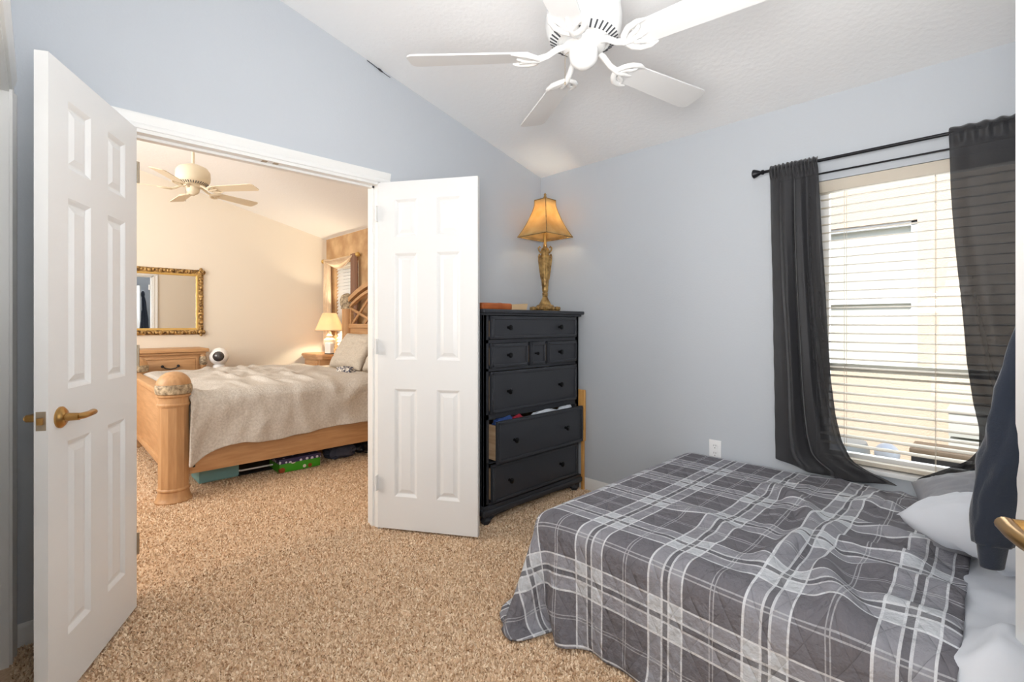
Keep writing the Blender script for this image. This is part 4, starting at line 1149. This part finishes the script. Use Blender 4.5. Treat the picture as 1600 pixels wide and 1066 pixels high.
bm = B(); box(bm, *bbx(HX-0.01, HX+0.03, PY+0.07, -0.10, 0.162, 0.44), 0.006); obj('side_rail', bm, M['oakh'], mb)
for x in (HX+0.28, FX-0.02):
    bm = B(); c = br(x, -0.115, 0)
    lathe(bm, [(0, 0), (0.09, 0), (0.085, 0.06), (0.07, 0.09), (0.066, 1.40), (0.07, 1.41)], c, 'Z', 14)
    hp = obj('head_post', bm, M['oak'], mb, angle=25)
    bm = B(); lathe(bm, [(0.0, 1.395), (0.078, 1.40), (0.082, 1.415), (0.074, 1.425), (0.086, 1.445), (0.092, 1.49), (0.088, 1.53), (0.07, 1.565), (0.04, 1.59), (0, 1.60)], c, 'Z', 36)
    obj('carved_capital', bm, M['carved'], hp)['label'] = 'greyish carved capital'
# headboard: low panel, arch, lattice
hx0, hx1 = HX+0.28+0.06, FX-0.08
hc = (hx0+hx1)/2; hw = (hx1-hx0)/2
bm = B(); box(bm, *bbx(hx0, hx1, -0.11, -0.075, 0.25, 1.16), 0.004); box(bm, *bbx(hx0-0.02, hx1+0.02, -0.13, -0.065, 1.16, 1.215), 0.012, 2); obj('headboard_panel', bm, M['oakh'], mb)
bm = B()
def arch(t, off): u = math.cos(t); return (hc+(hw+0.05)*u, 1.50+off+0.235*(1-u*u))
for off, dep, wdt in ((0.0, 0.05, 0.055), (-0.085, 0.03, 0.035)):
    N = 40
    for i in range(N):
        t0, t1_ = PI*i/N, PI*(i+1)/N
        a0, a1_ = arch(t0, off), arch(t1_, off); b0, b1_ = arch(t0, off-wdt), arch(t1_, off-wdt)
        vs = [(a0, -0.095-dep), (a1_, -0.095-dep), (b1_, -0.095-dep), (b0, -0.095-dep), (a0, -0.095+0.02), (a1_, -0.095+0.02), (b1_, -0.075), (b0, -0.075)]
        V = [bm.verts.new(br(p[0], y, p[1])) for p, y in vs]
        for f in ((0, 1, 2, 3), (4, 5, 6, 7), (0, 1, 5, 4), (2, 3, 7, 6)): bm.faces.new([V[q] for q in f])
obj('headboard_arch', bm, M['oakh'], mb, angle=30)
bm = B()
for a, b in (((hx0+0.02, 1.40), (hx0+0.62, 1.22)), ((hx0+0.05, 1.22), (hc-0.2, 1.62)), ((hx0+0.36, 1.22), (hc+0.1, 1.64)), ((hx1-0.05, 1.22), (hc+0.2, 1.62)), ((hx1-0.36, 1.22), (hc-0.1, 1.64)), ((hx1-0.02, 1.40), (hx1-0.62, 1.22))):
    tube(bm, [br(a[0], -0.095, a[1]), br(b[0], -0.095, b[1])], 0.018, 6)
box(bm, *bbx(hx0, hx0+0.035, -0.115, -0.075, 1.2, 1.42)); box(bm, *bbx(hx1-0.035, hx1, -0.115, -0.075, 1.2, 1.42))
obj('lattice', bm, M['oakh'], mb, smooth=False)
mt = bpy.data.objects.new('x', None); bpy.data.objects.remove(mt)
bm = B(); box(bm, HX+0.05, FX-0.045, PY+0.075, -0.14, 0.30, 0.695, 0.05, 4)
tag(obj('mattress', bm, M['linen']), 'thick mattress under the oatmeal comforter in the far room', 'mattress')

rs2 = 0.034
cx0, cy0 = HX+0.03, PY+0.075
nu = int((FX+0.014+0.36-cx0)/rs2)+1; nv = int((-0.50-cy0)/rs2)+1
FL = np.zeros((nu, nv, 3)); P = np.zeros((nu, nv, 3)); EX = FX+0.014
for i in range(nu):
    for j in range(nv):
        x = cx0+i*rs2; y = cy0+j*rs2
        a = max(0, x-EX)
        ext = 1+0.33*max(0, 1-(y-cy0)/0.42)**1.5      # the corner by the foot post hangs lower
        wave = 0.05*math.sin(y*8+1.5*math.sin(y*3))
        FL[i, j] = (EX+a*(ext+wave) if a > 0 else x, y*1.0, 0)
        yy = cy0+(y-cy0)*0.94
        if a > 0: P[i, j] = (EX+0.02+0.03*math.sin(y*11+a*4)*a/0.36, yy, 0.715-a*ext)
        else: P[i, j] = (x, yy, 0.722+0.014*fnoise(x, y, 6, 2)+0.022*max(0, fnoise(x*0.6, y*1.6, 5, 7)))
UV = FL[..., :2].copy()
Q2 = drape(P, FL, [((HX, PY+0.055, 0.0), (FX+0.014, 0.3, 0.705)), ((FX-0.09, PY-0.09, 0), (FX+0.085, PY+0.085, 0.95))], steps=60, iters=14, floor=0.2, bend=0.3)
for i in range(nu):
    for j in range(nv):
        x, y = UV[i, j]
        r1 = (1-abs(noise.noise(Vector((x*2.2+y*3.0, y*3.6-x*1.2, 6.2))))*2)
        Q2[i, j, 2] += 0.022*max(0, r1-0.2)*(1 if Q2[i, j, 2] > 0.69 else 0.0)
        if Q2[i, j, 2] < 0.69: Q2[i, j, 0] += 0.05*max(0, r1-0.1)
q2 = obj('comforter', grid_mesh('comforter', Q2, UV), M['comforter'], angle=180); subsurf(q2, 2); solid(q2, 0.014, 1)
tag(q2, 'oatmeal comforter hanging over the near side of the carved bed', 'comforter')
pillow('bed_pillow', 'oatmeal pillow leaning against the carved headboard', (-2.62, -0.30, 0.90), 0.66, 0.46, 0.17, (math.radians(58), 0, math.radians(4)), M['linen'], 2.0, wr=0.012)
pillow('bed_pillow', 'second oatmeal pillow, on the door-jamb side of the headboard', (-1.86, -0.30, 0.90), 0.66, 0.46, 0.17, (math.radians(58), 0, math.radians(-3)), M['linen'], 4.0, wr=0.012)
rag('bundled_cloth', 'black and white patterned cloth bundled before the oatmeal pillow', 'cloth', (-2.06, -0.66, 0.75), 0.13, 0.06, 0.034, M['bw'], 8.0)

# things under the far bed
gb = thing('teal_box', 'teal lidless box under the carved bed by its foot post', 'box', (-1.78, -1.88, 0))
bm = B()
for b in ((-0.13, 0.13, -0.135, -0.129, 0.012, 0.165), (-0.13, 0.13, 0.129, 0.135, 0.012, 0.165), (-0.13, -0.124, -0.129, 0.129, 0.012, 0.165), (0.124, 0.13, -0.129, 0.129, 0.012, 0.165), (-0.13, 0.13, -0.135, 0.135, 0.008, 0.014)): box(bm, *b)
obj('box_walls', bm, M['teal'], gb)
bm = B(); box(bm, -0.135, 0.135, -0.14, 0.14, 0.150, 0.158); obj('lid', bm, M['teal'], gb)
gg = thing('gift_box', 'bright green gift box with dots under the carved bed', 'gift box', (-1.60, -1.33, 0))
bm = B(); box(bm, -0.12, 0.12, -0.165, 0.165, 0.01, 0.08, 0.002); obj('box_body', bm, M['dots'], gg)
bm = B(); box(bm, -0.124, 0.124, -0.169, 0.169, 0.08, 0.118, 0.003); obj('lid', bm, M['lid'], gg)['label'] = 'purple dotted lid'
tr = thing('white_tray', 'white-rimmed dark tray lying under the carved bed', 'tray', (-1.86, -1.56, 0))
bm = B(); box(bm, -0.22, 0.22, -0.19, 0.19, 0.012, 0.02); obj('tray_base', bm, M['hole'], tr)
bm = B(); tube(bm, [(-0.22, -0.19, 0.05), (0.20, -0.19, 0.05), (0.22, -0.17, 0.05), (0.22, 0.17, 0.05), (0.20, 0.19, 0.05), (-0.22, 0.19, 0.05)], 0.007, 8); obj('tray_rim', bm, M['plastic'], tr)
rag('plastic_bag', 'crumpled blue-grey bag under the carved bed beside the gift box', 'bag', (-1.62, -0.93, 0.068), 0.10, 0.13, 0.06, M['denim'], 12.0)
rag('plastic_bag', 'black plastic bag under the carved bed near the door jamb', 'bag', (-1.62, -0.64, 0.072), 0.12, 0.15, 0.065, M['bag'], 15.0)
bm = B(); box(bm, -2.1, -1.85, -1.15, -0.35, 0.012, 0.13, 0.004)
tag(obj('wooden_board_box', bm, M['oakh']), 'low wooden box behind the bags under the carved bed', 'box')

# mirror
mr = thing('wall_mirror', 'rectangular mirror in an ornate gilt frame on the cream wall', 'mirror', (XL, -1.97, 1.468))
mw, mh, fw = 0.482, 0.378, 0.075
def frame_ring(bm, outw, outh, inw, inh, d0, d1, mid=0.0):
    rings = []
    for wv, hv, d in ((outw, outh, 0.002), (outw, outh, d0), ((outw+inw)/2, (outh+inh)/2, max(d0, d1)+mid), (inw, inh, d1), (inw, inh, 0.002)):
        rings.append([bm.verts.new((d, sy*wv, sz*hv)) for sy, sz in ((-1, -1), (1, -1), (1, 1), (-1, 1))])
    for a, b in zip(rings, rings[1:]):
        for k in range(4): bm.faces.new((a[k], a[(k+1) % 4], b[(k+1) % 4], b[k]))
bm = B(); frame_ring(bm, mw, mh, mw-fw*0.72, mh-fw*0.72, 0.018, 0.02, 0.012)
# carved scrolls round the frame
for side in range(4):
    L = mw if side % 2 == 0 else mh
    N = int(2*L/0.034)
    for i in range(N+1):
        t = -L+2*L*i/N
        rr = 0.021+0.006*math.sin(i*2.1)
        if side == 0: c = (0.03, t, mh-0.026+0.006*math.sin(i*PI))
        elif side == 2: c = (0.03, t, -mh+0.026)
        elif side == 1: c = (0.03, mw-0.026, t)
        else: c = (0.03, -mw+0.026, t)
        sphere(bm, c, rr, sx=0.7, sy=0.8+0.25*((i % 2)), sz=0.8+0.25*((i+1) % 2), u=10, v=7)
obj('gilt_frame', bm, M['goldframe'], mr)
bm = B(); frame_ring(bm, mw-fw*0.70, mh-fw*0.70, mw-fw, mh-fw, 0.022, 0.014); obj('inner_bead', bm, M['gold'], mr)
bm = B(); box(bm, 0.004, 0.008, -(mw-fw)-0.004, mw-fw+0.004, -(mh-fw)-0.004, mh-fw+0.004); obj('mirror_glass', bm, M['mirror'], mr)

# low dresser under the mirror
dr = thing('dresser', 'honey wood dresser with rope-carved corners below the gilt mirror', 'dresser', (-3.82, -2.15, 0))
bm = B(); box(bm, -0.20, 0.20, -0.58, 0.58, 0.10, 0.88, 0.004); obj('carcass', bm, M['oakh'], dr)
bm = B(); box(bm, -0.215, 0.245, -0.625, 0.625, 0.905, 0.945, 0.012, 3); box(bm, -0.21, 0.225, -0.60, 0.60, 0.88, 0.906, 0.010, 2); obj('top', bm, M['oakh'], dr)
bm = B(); box(bm, -0.21, 0.225, -0.61, 0.61, 0.0, 0.10, 0.01, 2); obj('plinth', bm, M['oakh'], dr)
for sy in (-1, 1):
    bm = B(); n = 60
    pr = [(0.030+0.004*math.sin(i*0.9), 0.10+0.78*i/n) for i in range(n+1)]
    lathe(bm, pr, (0.185, sy*0.575, 0), 'Z', 16); o = obj('corner_column', bm, M['oak'], dr)
    bm = B(); lathe(bm, [(0.033, 0.76), (0.042, 0.775), (0.044, 0.81), (0.042, 0.84), (0.034, 0.855)], (0.185, sy*0.575, 0), 'Z', 24); obj('carved_band', bm, M['carved'], o)
for (ya, yb) in ((-0.53, -0.01), (0.01, 0.53)):
    for (za, zb_) in ((0.13, 0.36), (0.38, 0.61), (0.63, 0.86)):
        bm = B(); box(bm, 0.198, 0.214, ya, yb, za, zb_, 0.003); box(bm, 0.212, 0.220, ya+0.03, yb-0.03, za+0.03, zb_-0.03, 0.005)
        for a_, b_, c_, e_ in ((ya+0.012, yb-0.012, zb_-0.024, zb_-0.012), (ya+0.012, yb-0.012, za+0.012, za+0.024), (ya+0.012, ya+0.024, za+0.012, zb_-0.012), (yb-0.024, yb-0.012, za+0.012, zb_-0.012)):
            box(bm, 0.212, 0.222, a_, b_, c_, e_, 0.004)
        d = obj('drawer', bm, M['oakh'], dr)
        bm = B(); yc = (ya+yb)/2; zc2 = (za+zb_)/2+0.02
        for s_ in (-1, 1): lathe(bm, [(0, 0.218), (0.014, 0.218), (0.014, 0.226), (0.008, 0.23), (0.010, 0.245), (0, 0.248)], (0, yc+s_*0.07, zc2), 'X', 16)
        tube(bm, [(0.240, yc-0.07, zc2), (0.245, yc-0.045, zc2-0.022), (0.246, yc, zc2-0.030), (0.245, yc+0.045, zc2-0.022), (0.240, yc+0.07, zc2)], 0.0055, 8)
        obj('bail_handle', bm, M['hole'], d)['label'] = 'dark bail handle'

# white round-headed gadget on a slim stand beside the dresser
gd = thing('round_camera', 'white round-headed gadget with a dark lens, right of the far dresser', 'gadget', (-3.63, -1.42, 0))
bm = B(); lathe(bm, [(0, 0.0), (0.12, 0.0), (0.115, 0.02), (0.03, 0.035), (0.022, 0.05), (0.022, 0.70), (0.06, 0.715), (0.058, 0.745), (0.035, 0.76), (0, 0.765)], seg=28); obj('stand', bm, M['plastic'], gd)
lk = Vector((6.0, -1.75, -0.02)).normalized()
bm = B(); sphere(bm, (0, 0, 0.845), 0.098); obj('head', bm, M['plastic'], gd)
bm = B(); sphere(bm, Vector((0, 0, 0.848))+lk*0.045, 0.066, u=28, v=18); obj('lens', bm, M['darkglass'], gd)['label'] = 'dark glossy lens'

# nightstand and its lamp
ns = thing('nightstand', 'honey wood nightstand in the far corner beside the carved bed', 'nightstand', (-3.70, -0.21, 0))
bm = B(); box(bm, -0.24, 0.24, -0.13, 0.18, 0.06, 0.765, 0.004); obj('carcass', bm, M['oakh'], ns)
bm = B(); prism(bm, [(-0.30, -0.12), (-0.24, -0.175), (0.24, -0.175), (0.29, -0.12), (0.29, 0.20), (-0.30, 0.20)], 'Z', 0.79, 0.825); bmesh.ops.bevel(bm, geom=bm.edges, offset=0.008, segments=2, affect='EDGES')
prism(bm, [(-0.275, -0.11), (-0.225, -0.155), (0.225, -0.155), (0.27, -0.11), (0.27, 0.19), (-0.275, 0.19)], 'Z', 0.762, 0.792); obj('top', bm, M['oakh'], ns)
bm = B(); box(bm, -0.26, 0.26, -0.15, 0.19, 0.0, 0.07, 0.01); obj('plinth', bm, M['oakh'], ns)
for za, zb_ in ((0.10, 0.30), (0.32, 0.52), (0.54, 0.74)):
    bm = B(); box(bm, -0.20, 0.20, -0.146, -0.128, za, zb_, 0.004); box(bm, -0.17, 0.17, -0.152, -0.144, za+0.03, zb_-0.03, 0.004); d = obj('drawer', bm, M['oakh'], ns)
    bm = B(); tube(bm, [(-0.05, -0.15, (za+zb_)/2), (-0.03, -0.168, (za+zb_)/2-0.015), (0.03, -0.168, (za+zb_)/2-0.015), (0.05, -0.15, (za+zb_)/2)], 0.005, 8); obj('bail_handle', bm, M['hole'], d)
l2 = thing('table_lamp', 'cream ginger-jar lamp lit on the nightstand in the far room', 'table lamp', (-3.555, -0.17, 0.825))
bm = B(); lathe(bm, [(0, 0), (0.055, 0), (0.055, 0.015), (0.042, 0.022), (0.05, 0.06), (0.075, 0.12), (0.08, 0.15), (0.07, 0.185), (0.04, 0.205), (0.034, 0.222), (0.042, 0.235), (0.03, 0.245), (0.012, 0.25), (0.011, 0.30), (0.014, 0.305), (0.014, 0.345), (0, 0.35)], seg=32); obj('lamp_base', bm, M['ceramic'], l2)
bm = B(); sphere(bm, (0, 0, 0.39), 0.028, sz=1.3, u=14, v=10); obj('bulb', bm, M['bulb'], l2)
bm = B(); lathe(bm, [(0.180, 0.302), (0.172, 0.32), (0.085, 0.527)], seg=48)
for f in list(bm.faces):
    if len(f.verts) > 4: bm.faces.remove(f)
sh2 = obj('lamp_shade', bm, M['creamshade'], l2); solid(sh2, 0.002, 0)
add_light('nightstand_glow', 'POINT', (-3.555, -0.17, 1.235), 48, (1.0, 0.84, 0.60), radius=0.035)
bx = thing('white_box', 'small white upright box beside the lit nightstand lamp', 'box', (-3.47, -0.21, 0.825), 0.3)
bm = B(); box(bm, -0.05, 0.05, -0.03, 0.03, 0, 0.145, 0.006); obj('box_body', bm, M['plastic'], bx)
bm = B(); box(bm, -0.052, 0.052, -0.032, 0.032, 0, 0.012, 0.003); obj('box_base', bm, M['hole'], bx)

# far window with blind and scarf
w2 = struct('window_2', B(), None, 'narrow window behind the far headboard', cat='window')
wbox('window_frame', [(MX0, MX0+0.03, 0.07, 0.11, MZ0, MZ1), (MX1-0.03, MX1, 0.07, 0.11, MZ0, MZ1), (MX0, MX1, 0.07, 0.11, MZ1-0.03, MZ1), (MX0, MX1, 0.07, 0.11, MZ0, MZ0+0.03)], M['vinyl'], w2)
bm = B(); box(bm, MX0+0.02, MX1-0.02, 0.088, 0.092, MZ0+0.02, MZ1-0.02); obj('window_pane', bm, M['glass'], w2)
b2 = thing('window_blind', 'white closed slat blind in the far room behind the headboard', 'blind', (0, 0, 0))
bm = B(); z = MZ1-0.06
while z > MZ0+0.02:
    th_ = math.radians(62); c_, s_ = math.cos(th_)*0.026, math.sin(th_)*0.026
    prism(bm, [(0.03-c_, z-s_), (0.03-c_+0.003, z-s_), (0.03+c_+0.003, z+s_), (0.03+c_, z+s_)], 'X', MX0+0.006, MX1-0.006); z -= 0.044
obj('slats', bm, M['trimw'], b2, smooth=False)
bm = B(); box(bm, MX0+0.004, MX1-0.004, 0.004, 0.06, MZ1-0.045, MZ1-0.002, 0.003); obj('head_rail', bm, M['trimw'], b2)
sc = thing('window_scarf', 'cream and brown scarf swagged over a gilt rod on the far window', 'curtain', (0, 0, 0))
bm = B(); tube(bm, [(-4.0, -0.06, 2.075), (-3.0, -0.06, 2.075)], 0.011, 10)
for x in (-4.0, -3.0):
    sphere(bm, (x, -0.06, 2.075), 0.03, u=14, v=10)
for x in (-3.93, -3.05): box(bm, x-0.01, x+0.01, -0.06, -0.002, 2.065, 2.085)
obj('gilt_rod', bm, M['gold'], sc)
n1, n2 = 50, 16
P = np.zeros((n1, n2, 3))
for i in range(n1):
    for j in range(n2):
        u = i/(n1-1); v = j/(n2-1)
        sag = 0.05+0.17*v*(math.sin(PI*u)**0.8)*(0.6+0.4*u)
        P[i, j] = (-3.90+0.82*u, -0.085-0.02*math.sin(v*11+u*2)*(0.4+0.6*math.sin(PI*u))-0.012*v, 2.10-sag+0.02)
o = obj('swag', grid_mesh('swag', P), M['scarf'], sc, angle=180); solid(o, 0.003, 0)
for x0, x1, zbm, mm, nm in ((-3.93, -3.74, 0.95, M['scarf'], 'cream tail'), (-3.13, -2.98, 1.05, M['brownscarf'], 'brown tail')):
    P = np.zeros((24, 30, 3))
    for i in range(24):
        for j in range(30):
            u = i/23; v = j/29
            P[i, j] = (x0+(x1-x0)*(u*(1-0.25*(1-v))), -0.07-0.024*math.sin(u*2*PI*3+v), 2.09+(zbm-2.09)*v)
    o = obj('tail', grid_mesh('tail', P), mm, sc, angle=180); solid(o, 0.003, 0); o['label'] = nm

# ------------------------------------------------------------------ carpet pile
rng = np.random.default_rng(3)
def scatter(n, x0, x1, y0, y1):
    return np.stack([rng.uniform(x0, x1, n), rng.uniform(y0, y1, n)], -1)
pts = np.concatenate([
    scatter(165000, 0.02, 2.0, -2.95, -0.02),
    scatter(6000, -0.12, 0.02, OY0+0.02, OY1-0.02),
    scatter(85000, -1.55, -0.12, -4.0, -0.1),
    scatter(40000, -3.55, -1.55, -3.2, -0.2)])
x, y = pts[:, 0], pts[:, 1]
keep = ~((x > BX0+0.03) & (y > BY0+0.03)) & ~((x < -0.12+0.0) & (y > -0.02))
keep &= ~((x < 0.42) & (x > 0) & (y > DY0) & (y < DY1) & (x > 0.40) & False)
for pxy in ((FX, PY), (HX, PY+0.02)): keep &= (np.hypot(x-pxy[0], y-pxy[1]) > 0.105)
pts = pts[keep]; n = len(pts)
ang = rng.uniform(0, 2*PI, n); lean = rng.uniform(0.15, 0.95, n); hgt = rng.uniform(0.007, 0.012, n); wdt = rng.uniform(0.0015, 0.0034, n)
curl = rng.uniform(-1.0, 1.0, n)
cl = np.array([noise.noise(Vector((a*80, b*80, 1.0))) for a, b in pts[:, :2]]); 
ang = ang*0.8+cl*4.0
dx, dy = np.cos(ang), np.sin(ang); sx, sy = -dy, dx
V = np.zeros((n, 6, 3), np.float32)
for lv, (tz, tl, tw) in enumerate(((0.0, 0.0, 1.0), (0.62, 0.45, 1.15), (1.0, 1.0, 0.45))):
    ox = pts[:, 0]+dx*hgt*lean*tl+sx*hgt*curl*0.5*tl*tl; oy = pts[:, 1]+dy*hgt*lean*tl+sy*hgt*curl*0.5*tl*tl
    zz = hgt*tz*(1-0.3*lean*tz)
    for s_, q_ in ((-1, 0), (1, 1)):
        V[:, lv*2+q_, 0] = ox+s_*sx*wdt*tw; V[:, lv*2+q_, 1] = oy+s_*sy*wdt*tw; V[:, lv*2+q_, 2] = zz
base = (np.arange(n)*6)[:, None]
F = np.concatenate([base+np.array([0, 1, 3, 2]), base+np.array([2, 3, 5, 4])], 1).reshape(-1)
me = bpy.data.meshes.new('carpet_pile')
me.vertices.add(n*6); me.vertices.foreach_set('co', V.ravel())
nf = n*2
me.loops.add(nf*4); me.loops.foreach_set('vertex_index', F.astype(np.int32))
me.polygons.add(nf); me.polygons.foreach_set('loop_start', (np.arange(nf)*4).astype(np.int32)); me.polygons.foreach_set('loop_total', np.full(nf, 4, np.int32))
me.update(calc_edges=True)
tint = np.clip(0.52+0.30*rng.standard_normal(n)+cl*0.18, 0, 1).astype(np.float32)
at = me.attributes.new('tint', 'FLOAT', 'POINT'); at.data.foreach_set('value', np.repeat(tint, 6))
o = obj('carpet_pile', me, M['pile'], smooth=False)
tag(o, 'beige shag carpet pile over the floor of both rooms', 'carpet', kind='stuff')
